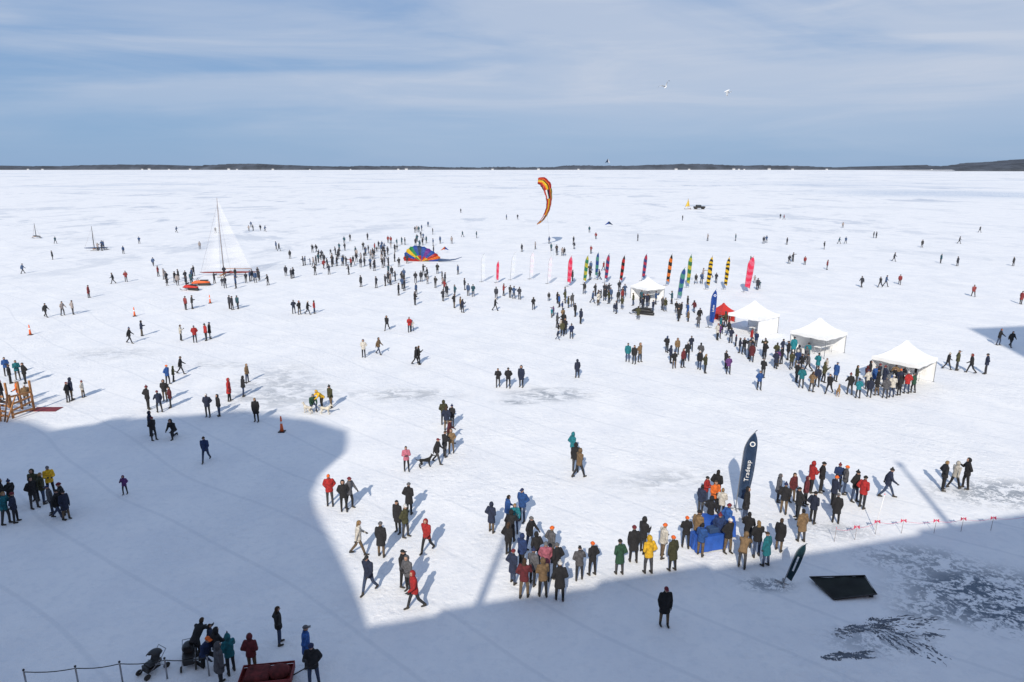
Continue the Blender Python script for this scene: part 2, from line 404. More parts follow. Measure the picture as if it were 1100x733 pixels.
SC = [(25, 294), (57, 279), (133, 273), (122, 305), (136, 303), (232, 251), (60, 262), (165, 286), (150, 262), (297, 268), (925, 309), (945, 309), (951, 308), (885, 268), (888, 290), (938, 256), (960, 281),
      (1052, 250), (1028, 286), (1045, 319), (1096, 327), (790, 259), (820, 262), (845, 263), (901, 262), (733, 237), (685, 259), (640, 257), (1010, 283), (495, 229), (544, 236), (556, 236), (328, 285), (340, 271),
      (300, 270), (460, 244), (512, 256), (905, 245), (760, 259), (806, 285), (742, 290), (838, 235), (990, 266), (616, 262), (633, 250), (590, 262), (575, 268), (606, 275), (1088, 286), (966, 306), (1030, 262), (215, 268), (190, 250), (420, 262), (450, 250), (497, 255), (370, 262), (395, 258),
      (448, 249), (453, 248), (465, 252), (280, 248), (285, 249), (842, 236), (823, 261), (908, 262), (941, 256)]
for x, y in SC:
    people.append([spot(x, y), random.choice('KKKKNNGOCNE'), random.choice('sspvwS'), random.uniform(0, 360), random.choice([1, 1, .95]), None])
people.sort(key=lambda q: q[0].length)
crowd_rest = people[300:]; people = people[:300]
print('people', len(people), 'rest', len(crowd_rest))
for p, cc, pc, face, sc, hat in people:
    P = PV[pc]; cn, cv = CC[cc]; v = random.uniform(.75, 1.25); cv = tuple(min(1, a*v) for a in cv)
    sc2 = sc*random.uniform(.91, 1.06); rz = -R(face)+random.uniform(-.6, .6)
    near = p.length < 62
    kind = random.choice(['beanie', 'beanie', 'pompom', 'cap', 'hood', 'hood', 'hair', 'longhair']) if not hat else 'beanie'
    who = 'child' if sc < .8 else 'person'
    if near:
        tn, tv = random.choice(TR)
        b = obj('person', P['body'], p, rz, None, sc2, tv)
        obj('coat', P['coat'], (0, 0, 0), 0, b, 1, cv)
        if hat: hn, hv = 'orange', (.75, .13, .02)
        elif kind == 'hood': hn, hv = cn, tuple(a*.9 for a in cv)
        elif 'hair' in kind: hn, hv = random.choice(HAIRC)
        else: hn, hv = random.choice(HATC)
        h = obj(HW[kind][0], HW[kind][1], P['head'], 0, b, 1, hv)
        h.rotation_euler = P['hrot'].to_euler()
        if kind == 'hood': txt = f"{who} in {cn} hooded coat {PT[pc]} on snow"
        else: txt = f"{who} in {cn} coat, {hn} {HW[kind][0]}, {PT[pc]} on snow"
        tag(b, txt, "person", "people on the frozen lake")
    else:
        key = (pc, kind)
        if key not in FARC: FARC[key] = far_mesh(pc, kind)
        b = obj('person', FARC[key], p, rz, None, sc2, cv)
        tag(b, f"{who} in {cn} coat, {PT[pc]} on snow", "person", "people on the frozen lake")
M_crowdc = mat('crowd_coats', (.03, .033, .045), .85, .6, .5)
if crowd_rest:
    lite = {}
    def lite_mesh(pc):
        if pc not in lite:
            o = bpy.data.objects.new('t', far_mesh(pc, 'beanie')); COL.objects.link(o)
            d = o.modifiers.new('d', 'DECIMATE'); d.ratio = .12
            lite[pc] = bpy.data.meshes.new_from_object(o.evaluated_get(bpy.context.evaluated_depsgraph_get())); bpy.data.objects.remove(o)
        return lite[pc]
    bm = bmesh.new()
    for p, cc, pc, face, sc, hat in crowd_rest:
        t = lite_mesh(pc).copy()
        t.transform(Matrix.Translation(p) @ Matrix.Rotation(-R(face), 4, 'Z') @ Matrix.Diagonal((sc, sc, sc, 1)))
        n0 = len(bm.faces); bm.from_mesh(t); bm.faces.ensure_lookup_table()
        k = random.choice([5, 5, 5, 5, 7, 7, 8, 8, 9, 10, 11])
        for f in bm.faces[n0:]:
            if f.material_index == 5: f.material_index = k
            elif f.material_index in (1, 6): f.material_index = 4
        bpy.data.meshes.remove(t)
    me = bpy.data.meshes.new('distant_crowd'); bm.to_mesh(me); bm.free()
    for m in (M_skin, M_crowdc, M_boot, M_glove, M_dark, M_crowdc, M_black, M_black, M_navy, M_dred, M_rope, M_teal): me.materials.append(m)
    o = obj('distant_crowd', me); o["kind"] = "stuff"; tag(o, "scattered distant people in dark coats on the snow", "crowd")

# ---------- ground --------------------------------------------------------------
gm, nt, bs = newmat('snow_and_ice')
N = nt.nodes; Lk = nt.links
geo = N.new('ShaderNodeNewGeometry')
def mapped(sx, sy, sz=1, rot=0):
    mp = N.new('ShaderNodeMapping'); mp.inputs['Scale'].default_value = (sx, sy, sz); mp.inputs['Rotation'].default_value = (0, 0, rot)
    Lk.new(geo.outputs['Position'], mp.inputs[0]); return mp.outputs[0]
def nz(vec, detail=6, rough=.55, dist=0):
    n = N.new('ShaderNodeTexNoise'); n.inputs['Scale'].default_value = 1; n.inputs['Detail'].default_value = detail; n.inputs['Roughness'].default_value = rough; n.inputs['Distortion'].default_value = dist
    Lk.new(vec, n.inputs['Vector']); return n.outputs['Fac']
def mrange(v, a, b, c=0, d=1):
    m = N.new('ShaderNodeMapRange'); m.inputs[1].default_value = a; m.inputs[2].default_value = b; m.inputs[3].default_value = c; m.inputs[4].default_value = d
    m.interpolation_type = 'SMOOTHSTEP'; Lk.new(v, m.inputs[0]); return m.outputs[0]
def mth(op, a, b=None):
    m = N.new('ShaderNodeMath'); m.operation = op; m.use_clamp = False
    for i, q in enumerate((a, b)):
        if q is None: continue
        if isinstance(q, (int, float)): m.inputs[i].default_value = q
        else: Lk.new(q, m.inputs[i])
    return m.outputs[0]
def mixc(f, a, b):
    m = N.new('ShaderNodeMix'); m.data_type = 'RGBA'
    if isinstance(f, float): m.inputs['Factor'].default_value = f
    else: Lk.new(f, m.inputs['Factor'])
    for k, q in (('A', a), ('B', b)):
        if isinstance(q, tuple): m.inputs[k].default_value = (*q, 1)
        else: Lk.new(q, m.inputs[k])
    return m.outputs['Result']
sep = N.new('ShaderNodeSeparateXYZ'); Lk.new(geo.outputs['Position'], sep.inputs[0])
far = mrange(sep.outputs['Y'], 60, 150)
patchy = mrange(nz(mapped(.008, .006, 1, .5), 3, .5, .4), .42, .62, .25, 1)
n1 = nz(mapped(.10, .06, 1, .15), 8, .68, .5)
n1b = nz(mapped(.030, .020, 1, -.1), 9, .68, .5)
n2 = nz(mapped(.0045, .005), 9, .7, .4)
n3 = nz(mapped(.35, .3), 7, .62)
n4 = nz(mapped(2.4, 2.4), 6, .68)
base = mixc(mrange(n3, .32, .66), (.775, .785, .81), (.84, .84, .845))
base = mixc(mth('MULTIPLY', mrange(n4, .46, .68), .4), base, (.67, .70, .745))
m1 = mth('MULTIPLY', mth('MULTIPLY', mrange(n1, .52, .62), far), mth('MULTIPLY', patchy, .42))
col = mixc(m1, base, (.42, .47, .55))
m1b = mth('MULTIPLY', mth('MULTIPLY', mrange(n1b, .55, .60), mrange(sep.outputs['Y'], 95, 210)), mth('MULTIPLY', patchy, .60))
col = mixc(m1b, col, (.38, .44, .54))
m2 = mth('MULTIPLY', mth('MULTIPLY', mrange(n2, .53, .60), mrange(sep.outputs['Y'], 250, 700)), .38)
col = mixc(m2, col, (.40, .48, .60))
def blob(x, y, rx, ry, soft=.5):
    c = spot(x, y)
    mp = N.new('ShaderNodeMapping'); mp.vector_type = 'POINT'
    mp.inputs['Location'].default_value = (-c.x/rx, -c.y/ry, 0); mp.inputs['Scale'].default_value = (1/rx, 1/ry, 1)
    Lk.new(geo.outputs['Position'], mp.inputs[0])
    ln = N.new('ShaderNodeVectorMath'); ln.operation = 'LENGTH'; Lk.new(mp.outputs[0], ln.inputs[0])
    return mrange(ln.outputs['Value'], soft, 1.0, 1, 0)
nfine = nz(mapped(4.5, 4.5), 5, .7, .6)
nn = mrange(mth('ADD', mth('MULTIPLY', nz(mapped(.9, 1.1), 8, .75, .8), .6), mth('MULTIPLY', nfine, .4)), .465, .525)
nm = mrange(nz(mapped(.7, 1.1), 8, .7, .8), .40, .60)
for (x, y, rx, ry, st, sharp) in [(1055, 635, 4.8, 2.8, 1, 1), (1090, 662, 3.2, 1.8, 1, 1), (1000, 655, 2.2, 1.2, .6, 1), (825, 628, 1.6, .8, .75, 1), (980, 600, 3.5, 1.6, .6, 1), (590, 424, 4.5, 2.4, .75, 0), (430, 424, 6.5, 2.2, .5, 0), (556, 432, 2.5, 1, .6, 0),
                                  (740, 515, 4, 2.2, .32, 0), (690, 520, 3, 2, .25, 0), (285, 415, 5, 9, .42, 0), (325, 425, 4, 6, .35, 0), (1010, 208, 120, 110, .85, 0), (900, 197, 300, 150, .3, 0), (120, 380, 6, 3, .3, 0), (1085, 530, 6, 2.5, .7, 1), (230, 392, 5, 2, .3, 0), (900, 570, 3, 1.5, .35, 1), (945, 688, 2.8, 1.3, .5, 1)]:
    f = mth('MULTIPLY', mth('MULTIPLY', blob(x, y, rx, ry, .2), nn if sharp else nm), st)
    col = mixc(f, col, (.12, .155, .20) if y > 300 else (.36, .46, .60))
wv = N.new('ShaderNodeTexWave'); wv.bands_direction = 'DIAGONAL'; wv.inputs['Scale'].default_value = .12; wv.inputs['Distortion'].default_value = 14; wv.inputs['Detail'].default_value = 3; wv.inputs['Detail Scale'].default_value = .12
Lk.new(mapped(1, 1.2), wv.inputs['Vector'])
tr = mrange(wv.outputs['Fac'], .985, 1)
col = mixc(mth('MULTIPLY', tr, .22), col, (.5, .54, .6))
Lk.new(col, bs.inputs['Base Color'])
bs.inputs['Roughness'].default_value = .75; bs.inputs['Specular IOR Level'].default_value = .25
vo = N.new('ShaderNodeTexVoronoi'); vo.inputs['Scale'].default_value = 1.9; vo.inputs['Randomness'].default_value = 1; Lk.new(mapped(1, 1), vo.inputs['Vector'])
foot = mrange(vo.outputs['Distance'], .1, .32)
tram = mrange(nz(mapped(.13, .11), 3, .5, .3), .35, .65, .35, 1)
hsum = mth('MULTIPLY', mth('ADD', mth('MULTIPLY', foot, .3), mth('ADD', mth('MULTIPLY', n4, 1.2), mth('MULTIPLY', n3, 2.0))), tram)
bp = N.new('ShaderNodeBump'); bp.inputs['Strength'].default_value = .5; bp.inputs['Distance'].default_value = .12
Lk.new(hsum, bp.inputs['Height']); Lk.new(bp.outputs[0], bs.inputs['Normal'])
bm = bmesh.new()
vs = [bm.verts.new(v) for v in ((-14000, -400, 0), (14000, -400, 0), (14000, 14000, 0), (-14000, 14000, 0))]; bm.faces.new(vs)
g = obj('ground', finish(bm, 'ground', [gm], False)); g["kind"] = "structure"; g["label"] = "snow covered frozen lake with bare ice patches"

# broken dark scratches where the snow is scraped to the ice
M_ice = mat('bare_ice', (.09, .11, .145), .6, .5, 3)
bm = bmesh.new()
random.seed(3)
K = [0]
def stroke(a, b, w, gap=.3):
    n = 10; d = (b-a); L_ = d.length; pr = Vector((-d.y, d.x, 0)).normalized(); prev = None; bend = random.uniform(-.12, .12)*L_
    for i in range(n+1):
        t = i/n; ww = w*max(.1, math.sin(math.pi*min(1, t*.9+.1)))*random.uniform(.3, 1.6)
        c = a+d*t+pr*(random.uniform(-.04, .04)+bend*math.sin(math.pi*t)); c.z = .005+K[0]*.00005
        v1 = bm.verts.new(c+pr*ww); v2 = bm.verts.new(c-pr*ww)
        if prev and random.random() > gap: bm.faces.new((prev[0], prev[1], v2, v1))
        prev = (v1, v2)
    K[0] += 1
for i in range(95):
    t = random.random(); u = random.random()
    x = 925+t*75; yc = 668+t*18+(u-.5)*34*(.3+t)
    ang = (u-.5)*1.1+.35; l = random.uniform(8, 30)
    stroke(spot(x, yc), spot(x+l*math.cos(ang), yc+l*.75*math.sin(ang)), random.uniform(.012, .055))
for i in range(45):
    x = random.uniform(878, 925); y = 709-random.random()*6-(x-880)*.05; a = spot(x, y)
    stroke(a, spot(x+random.uniform(6, 22), y+random.uniform(-3, 2)), random.uniform(.015, .06), .25)
for i in range(45):
    t = random.random(); x = 892+t*55; y = 677-t*8+random.uniform(-2, 6)
    stroke(spot(x, y), spot(x+random.uniform(8, 24), y+random.uniform(-4, 7)), random.uniform(.015, .05))
bmesh.ops.delete(bm, geom=[v for v in bm.verts if not v.link_faces], context='VERTS')
o = obj('ice', finish(bm, 'ice', [M_ice], False)); o["kind"] = "structure"; o["label"] = "dark ice showing through feathery scrapes in the snow"

# ---------- far shore ------------------------------------------------------------
M_shore = mat('hazed_woodland', (.06, .072, .095), .95, .5, .012)  # aerial haze of the distance is mixed into this blue-grey base colour
M_roof = mat('slate_roof', (.2, .2, .22), .9, .2, .3)
M_wallh = mat('pale_siding', (.5, .5, .5), .9, .3, .2)
random.seed(11)
bm = bmesh.new()
def shore(x0, x1, dist, hf, step=9):
    prev = None; x = x0
    while x <= x1:
        h = hf(x)*(0.75+.7*noise.noise(Vector((x*.0022, 3, 1)))+.1)+6*abs(noise.noise(Vector((x*.03, 9, 2))))+4*random.random()
        h = max(h, 5); d = dist+260*noise.noise(Vector((x*.0011, 0, 5)))
        vs = [bm.verts.new((x, d, -1)), bm.verts.new((x, d+2, h*.4)), bm.verts.new((x, d+70, h)), bm.verts.new((x, d+600, h*.8))]
        if prev:
            for i in range(3):
                bm.faces.new((prev[i], vs[i], vs[i+1], prev[i+1]))
        prev = vs; x += step
def hf(x):
    if x < -900: return 25+9*math.exp(-((x+1900)/600)**2)
    if x > 300: return 20+12*math.exp(-((x-900)/700)**2)
    return 16
shore(-5200, 5200, 4300, hf)
o = obj('hills', finish(bm, 'hills', [M_shore], False)); o["kind"] = "structure"; o["label"] = "low wooded far shore of the lake"
bm = bmesh.new()
shore(1850, 3600, 2950, lambda x: 6+46*min(1, (x-1850)/330), step=7)
o = obj('hills', finish(bm, 'hills', [M_shore], False)); o["kind"] = "structure"; o["label"] = "wooded headland at the lake edge"
hm = empty('house', (0, 0, 0))
def f_(bm): bm_box(bm, (0, 0, 3.5), (16, 10, 7), bev=.1)
part('wall', f_, [M_wallh], hm, False)
def f_(bm):
    v = [bm.verts.new(c) for c in ((-8.6, -5.6, 7), (8.6, -5.6, 7), (8.6, 5.6, 7), (-8.6, 5.6, 7), (-8.6, 0, 11), (8.6, 0, 11))]
    for q in ((0, 1, 5, 4), (2, 3, 4, 5), (1, 2, 5), (3, 0, 4), (3, 2, 1, 0)): bm.faces.new([v[i] for i in q])
part('roof', f_, [M_roof], hm, False)
tag(hm, "pale gabled lakeside house below the wooded shore", "house", "houses along the far shore")
hx = [-2900, -2840, -2300, -2270, -2150, -1980, -1700, -1650, -1400, -1180, -960, -700, -640, -100, 150, 420, 1000, 1060, 1350, 1380, 1420, 1600, 1700, 1900, 2500]
for i, x in enumerate(hx):
    d = 4300+260*noise.noise(Vector((x*.0011, 0, 5)))-24
    if i == 0: hm.location = (x, d, 0); hm.scale = (.7,)*3; continue
    c = dup(hm, (x+random.uniform(-20, 20), d, 0), random.uniform(-.4, .4), random.uniform(.5, 1.1))

# ---------- building behind the viewpoint: casts the big shadows -----------------
FA = math.atan2(spot(1100, 555).y-spot(400, 668).y, spot(1100, 555).x-spot(400, 668).x)
FD = Vector((math.cos(FA), math.sin(FA), 0)); FN = Vector((-FD.y, FD.x, 0)); P0 = Vector((0, -2.2, 0))
def caster(x, y):
    G = spot(x, y); t = FN.dot(G-P0)/FN.dot(S2); q = G-S2*t
    return ((q-P0).dot(FD), t*math.tan(SUN_EL))
def fpos(u, z, d=0): return P0+FD*u-FN*d+Vector((0, 0, z))
def skyline_building(pts, depth, label, edge_blocks=()):
    e = empty('building', (0, 0, 0))
    def f_(bm):
        fr = [bm.verts.new(fpos(u, z)) for u, z in pts]; bk = [bm.verts.new(fpos(u, z, depth)) for u, z in pts]
        n = len(pts); bm.faces.new(fr); bm.faces.new(list(reversed(bk)))
        for i in range(n): bm.faces.new((fr[i], bk[i], bk[(i+1) % n], fr[(i+1) % n]))
    part('wall', f_, [M_brick], e, False)
    u0, u1 = pts[0][0], pts[-1][0]
    bm = bmesh.new(); bm_box(bm, (0, 0, 0), (1.6, .06, 1.8)); wme = finish(bm, 'window', [M_glass], False)
    for zz in (3, 7, 11):
        for j in range(8):
            u = u0+(u1-u0)*(j+.5)/8
            obj('window', wme, fpos(u, zz, -.03), FA, e)
    for (x, y, wd, hh) in edge_blocks:
        u, z = caster(x, y)
        part('shadow_edge_block', lambda bm: bm_box(bm, fpos(u, z+hh*.5-.6, 1.0), (wd, 1.0, hh+1.2), rot=Matrix.Rotation(FA, 3, 'Z'), bev=.05), [M_brick], e, False)  # unseen roof blocks, added to break up the edge of the cast shadow
    tag(e, label, "building")
    return e
sky_px = [(-260, 446), (0, 449), (30, 452), (58, 462), (90, 457), (150, 449), (205, 446), (268, 441), (300, 447), (335, 451), (373, 463), (371, 474), (345, 496), (334, 520), (340, 548), (362, 590), (380, 628), (396, 672), (430, 667), (470, 660), (473, 655), (560, 641), (640, 630), (644, 624), (760, 606), (762, 611), (900, 589), (985, 574), (988, 569), (1100, 552), (1400, 504)]  # outline traced back from the shadow edge, small steps added to roughen it
pts = [caster(*q) for q in sky_px]
pts = [(pts[0][0], 0)]+pts+[(pts[-1][0], 0)]
skyline_building(pts, 1.8, "tall brick lakeside building with roofline stepped to shape its shadow", [(120, 452, 1.6, .7), (240, 444, 1.2, .6), (500, 652, .9, .35), (590, 638, 1.6, .3), (830, 601, .8, .4), (1040, 563, 1.8, .35)])
P0_old = P0
P0 = P0-FN*3.2; tp = [caster(1040, 353), caster(1150, 348)]; q = [(tp[0][0], 0), tp[0], tp[1], (tp[1][0], 0)]
skyline_building(q, 8, "slender brick tower rising behind the lakeside building")
P0 = P0_old
for (x, y, lab) in ((546, 543, "tall white rooftop flagpole"), (951, 492, "tall white rooftop flagpole")):
    u, z = caster(x, y)
    e = empty('flagpole', fpos(u, 14, 1.2))
    def f_(bm): bm_tube(bm, [(0, 0, 0), (0, 0, (z-14)*.6), (0, 0, z-14)], [.2, .16, .1], 10)
    part('pole', f_, [M_white], e)
    def f_(bm): bm_ball(bm, (0, 0, z-14+.15), .22)
    part('finial', f_, [M_metal], e)
    tag(e, lab, "flagpole")

# ---------- tents ------------------------------------------------------------------
def tent(loc, rz, w, h, canopymat, label, walls=(1, 2)):
    e = empty('tent', loc, rz); a = w/2; eave = h*.6
    def cano(bm):
        n = 10; rows = []
        for k in range(7):
            t = k/6; s = (1-t)**1.0*a; z = eave+(h-eave)*(t**1.6) if t < 1 else h
            s = max(s, .05)
            ring = []
            for side in range(4):
                for j in range(n):
                    f = j/n*2-1
                    sag = .10*(1-f*f)*(1-t)
                    p = {0: (f*s, -s+sag*.4), 1: (s-sag*.4, f*s), 2: (-f*s, s-sag*.4), 3: (-s+sag*.4, -f*s)}[side]
                    ring.append(bm.verts.new((p[0], p[1], z-sag*.5*(1-t))))
            rows.append(ring)
        m = 4*n
        for k in range(6):
            for j in range(m): bm.faces.new((rows[k][j], rows[k][(j+1) % m], rows[k+1][(j+1) % m], rows[k+1][j]))
        bm.faces.new(rows[-1])
        low = [bm.verts.new(v.co-Vector((0, 0, .28+.03*math.sin(i*1.7)))) for i, v in enumerate(rows[0])]
        for j in range(m): bm.faces.new((rows[0][(j+1) % m], rows[0][j], low[j], low[(j+1) % m]))
    part('canopy', cano, [canopymat], e, False)
    for sx in (-1, 1):
        for sy in (-1, 1):
            def f_(bm):
                bm_box(bm, (sx*(a-.05), sy*(a-.05), eave/2), (.05, .05, eave), bev=.008)
                bm_box(bm, (sx*(a-.05), sy*(a-.05), .01), (.14, .14, .02))
            part('leg', f_, [M_metal], e, False)
    for wl in walls:
        def f_(bm):
            n = 14; r0 = []; r1 = []
            for j in range(n+1):
                f = (j/n*2-1)*(a-.06); wv_ = .035*math.sin(j*1.9)
                p = {0: (f, -a+.1+wv_), 1: (a-.1+wv_, f), 2: (f, a-.1+wv_), 3: (-a+.1+wv_, f)}[wl]
                r0.append(bm.verts.new((p[0], p[1], .03))); r1.append(bm.verts.new((p[0], p[1], eave-.06)))
            for j in range(n): bm.faces.new((r0[j], r0[j+1], r1[j+1], r1[j]))
        part('side_wall', f_, [canopymat], e)
    tag(e, label, "tent")
    tb = empty('folding_table', Vector(loc)+Matrix.Rotation(rz, 3, 'Z')@Vector((0, -a*.35, 0)), rz)
    part('top', lambda bm: bm_box(bm, (0, 0, .74), (w*.6, .7, .04), 0, bev=.01), [M_white], tb, False)
    for sx in (-1, 1):
        for sy in (-1, 1): part('leg', lambda bm: bm_tube(bm, [(sx*w*.27, sy*.3, .72), (sx*w*.27, sy*.3, 0)], .02, 6), [M_metal], tb)
    tag(tb, "white folding table under an event tent", "table", "folding tables in tents")
    return e
def at(x, y): return spot(x, y)
tent(at(968, 409), R(38), 3.6, 3.4, M_white, "white peaked event tent crowded with visitors", (1, 2))
tent(at(877, 378), R(36), 3.6, 3.3, M_white, "white peaked event tent with back wall", (1, 2))
tent(at(808, 357), R(36), 3.7, 3.4, M_white, "white peaked event tent beside crowd", (0, 1))
tent(at(695, 321), R(30), 3.2, 2.9, M_white, "white peaked event tent near banners", (1, 2))
tent(at(776, 345), R(20), 2.0, 2.1, M_red, "small red pop-up tent beside blue banner", (1, 2))
# blue-covered display tables beside the tall banner
for x, y, rz in ((760, 588, .3), (771, 572, -.2)):
    e = empty('display_table', at(x, y), rz)
    def f_(bm):
        n = 24; r0 = []; r1 = []
        for i in range(n):
            a = 2*math.pi*i/n; c, s = math.cos(a), math.sin(a)
            k = 1/max(abs(c), abs(s)); wv_ = 1+.04*math.sin(i*2.3)
            r1.append(bm.verts.new((c*k*.75, s*k*.35, .76))); r0.append(bm.verts.new((c*k*.8*wv_, s*k*.4*wv_, .05)))
        for i in range(n): bm.faces.new((r0[i], r0[(i+1) % n], r1[(i+1) % n], r1[i]))
        bm.faces.new(r1)
    part('table_cloth', f_, [M_blue], e, False)
    for sx in (-.65, .65):
        for sy in (-.28, .28): part('leg', lambda bm: bm_tube(bm, [(sx, sy, 0), (sx, sy, .74)], .02, 6), [M_metal], e)
    part('storage_bin', lambda bm: bm_box(bm, (.2, 0, .9), (.5, .35, .25), bev=.03), [M_navy], e, False)
    tag(e, "display table draped in blue cloth beside tall banner", "table", "blue display tables")

# ---------- feather banners -----------------------------------------------------------
def banner_mat(name, c1, c2, period=.9, dist=2.2, sx=1.2, alpha=1):
    m, nt, b = newmat(name)
    tc = nt.nodes.new('ShaderNodeTexCoord'); mp = nt.nodes.new('ShaderNodeMapping'); mp.inputs['Scale'].default_value = (sx, 0, 1/period)
    nt.links.new(tc.outputs['Object'], mp.inputs[0])
    vo = nt.nodes.new('ShaderNodeTexWave'); vo.bands_direction = 'Z'; vo.inputs['Scale'].default_value = .34; vo.inputs['Distortion'].default_value = dist; vo.inputs['Detail'].default_value = 1
    nt.links.new(mp.outputs[0], vo.inputs['Vector'])
    cr = nt.nodes.new('ShaderNodeValToRGB'); cr.color_ramp.interpolation = 'CONSTANT'
    cr.color_ramp.elements[0].color = (*c1, 1); cr.color_ramp.elements[1].color = (*c2, 1); cr.color_ramp.elements[1].position = .5
    nt.links.new(vo.outputs['Fac'], cr.inputs[0]); nt.links.new(cr.outputs[0], b.inputs['Base Color']); b.inputs['Roughness'].default_value = .6
    b.inputs['Alpha'].default_value = alpha
    return m
BY = banner_mat('yellow_black_nylon', (.75, .5, .02), (.02, .02, .02), .7, 5, 3)
BO = banner_mat('orange_black_nylon', (.02, .02, .02), (.75, .2, .02), 1.2, 5, 3)
BRK = banner_mat('red_black_nylon', (.02, .02, .02), (.55, .03, .03), 1.1, 5, 3)
BP = banner_mat('pink_red_nylon', (.8, .04, .12), (.8, .16, .26), 1.0, 6, 3)
BPW = banner_mat('pale_nylon', (.75, .72, .76), (.76, .62, .7), alpha=.45)
BB = banner_mat('blue_green_nylon', (.02, .08, .3), (.08, .3, .25), 1.4, 5, 3)
BE = banner_mat('green_yellow_nylon', (.03, .22, .1), (.5, .45, .05), 1.3, 5, 3)
BW = banner_mat('white_nylon', (.74, .76, .8), (.68, .72, .8), alpha=.45)
BG = banner_mat('multicolour_nylon', (.45, .03, .08), (.03, .05, .2), 1.0, 5, 3)
M_slate = mat('slate_blue_nylon', (.035, .075, .16), .6, .2, 3)
def feather(loc, h, w, m, label, rz=0, lean=0, text=None, group="row of feather banners", mark=False):
    e = empty('feather_banner', loc, rz)
    def px_(z):
        t = max(0, (z/h-.72)/.28); return w*.8*t*t
    def f_(bm):
        bm_tube(bm, [(px_(h*k/14), 0, h*k/14) for k in range(15)], [.028-.0012*k for k in range(15)], 6)
        bm_box(bm, (0, 0, .03), (.7, .06, .05)); bm_box(bm, (0, 0, .035), (.06, .7, .05))
    part('pole', f_, [M_metal], e)
    def f_(bm):
        n = 26; prev = None; z0 = h*.16
        for k in range(n+1):
            t = k/n; z = z0+(h-z0)*t; x0 = px_(z)+.02
            ww = w*(.82+.18*math.sin(min(1, t/.6)*math.pi/2)) if t < .72 else w*math.sqrt(max(0, 1-((t-.72)/.28)**2))
            ww = max(ww-px_(z)*.8, .03)
            row = []
            for j in range(5):
                f = j/4; row.append(bm.verts.new((x0+ww*f, .07*math.sin(t*7+f*2.2)*f*w, z-(h*.05*f if k == 0 else 0))))
            if prev:
                for j in range(4): bm.faces.new((prev[j], prev[j+1], row[j+1], row[j]))
            prev = row
        bmesh.ops.solidify(bm, geom=bm.faces[:], thickness=.012)
    part('banner', f_, [m], e)
    if text:
        for s in (1, -1):
            cu = bpy.data.curves.new('t', 'FONT'); cu.body = text; cu.size = w*.5; cu.extrude = .004; cu.align_x = 'CENTER'; cu.align_y = 'CENTER'; cu.space_character = 1.1
            t = bpy.data.objects.new('t', cu); COL.objects.link(t)
            me = bpy.data.meshes.new_from_object(t.evaluated_get(bpy.context.evaluated_depsgraph_get())); bpy.data.objects.remove(t)
            me.materials.clear(); me.materials.append(M_white)
            o = obj('lettering', me, (w*.5, -s*.075, h*.5), 0, e); o.rotation_euler = (R(90), R(-90), 0) if s > 0 else (R(90), R(-90), R(180))
            part('emblem', lambda bm: bm_tube(bm, [(w*.6, -s*.062, h*.83), (w*.6, -s*.075, h*.83)], w*.22, 20), [M_white], e, False)
            part('emblem_centre', lambda bm: bm_tube(bm, [(w*.6, -s*.076, h*.83), (w*.6, -s*.082, h*.83)], w*.14, 20), [m], e, False)
    if mark:
        for zz, ll in ((.45, .2), (.62, .12)):
            part('white_mark', lambda bm: bm_box(bm, (w*.5, -.05, h*zz), (w*.22, .02, h*ll), bev=.005), [M_white], e, False)
    tag(e, label, "banner", group)
    e.rotation_euler = (0, lean, rz)
    return e
for x, y, hh, w, m, lb in [(517, 303, 4.4, .6, BW, "white feather banner standing on snow"), (533, 304, 3.4, .42, BP, "pink feather banner standing on snow"), (548, 301, 4.4, .6, BW, "white feather banner standing on snow"), (569, 300, 4.4, .6, BPW, "pale pink feather banner standing on snow"),
    (588, 305, 4.3, .55, BPW, "pale pink feather banner standing on snow"), (609, 308, 4.6, .6, BP, "pink feather banner standing beside crowd"), (626, 306, 4.5, .5, BE, "green and yellow feather banner beside crowd"), (639, 300, 4.3, .5, BB, "blue and green feather banner beside crowd"), (649, 304, 4.5, .5, BG, "crimson and navy feather banner beside crowd"),
    (665, 305, 4.4, .5, BRK, "black and red feather banner beside crowd"), (689, 302, 4.3, .5, BG, "crimson and navy feather banner by white tent"), (715, 307, 4.8, .52, BO, "orange and black feather banner"), (737, 309, 4.9, .52, BE, "green and yellow feather banner"), (727, 322, 4.4, .6, BB, "blue and green feather banner"),
    (758, 311, 4.9, .55, BY, "yellow and black feather banner"), (777, 311, 4.8, .5, BY, "yellow and black feather banner"), (799, 314, 5.2, .85, BP, "large pink feather banner with pale blotches")]:
    feather(at(x, y), hh, w, m, lb, random.uniform(-.45, .45), R(random.uniform(0, 5)))
feather(at(761, 352), 4.3, .62, M_blue, "blue feather banner with white lettering by red tent", 0, R(1), "Lakes", "sponsor banners")
feather(at(790, 547), 4.4, .62, M_slate, "tall navy feather banner with white vertical lettering", R(-8), R(2.5), "Tradeup", "sponsor banners")
feather(at(841, 627), 2.15, .3, M_teal, "small dark teal feather banner beside queue", R(-20), R(13), None, "sponsor banners", True)

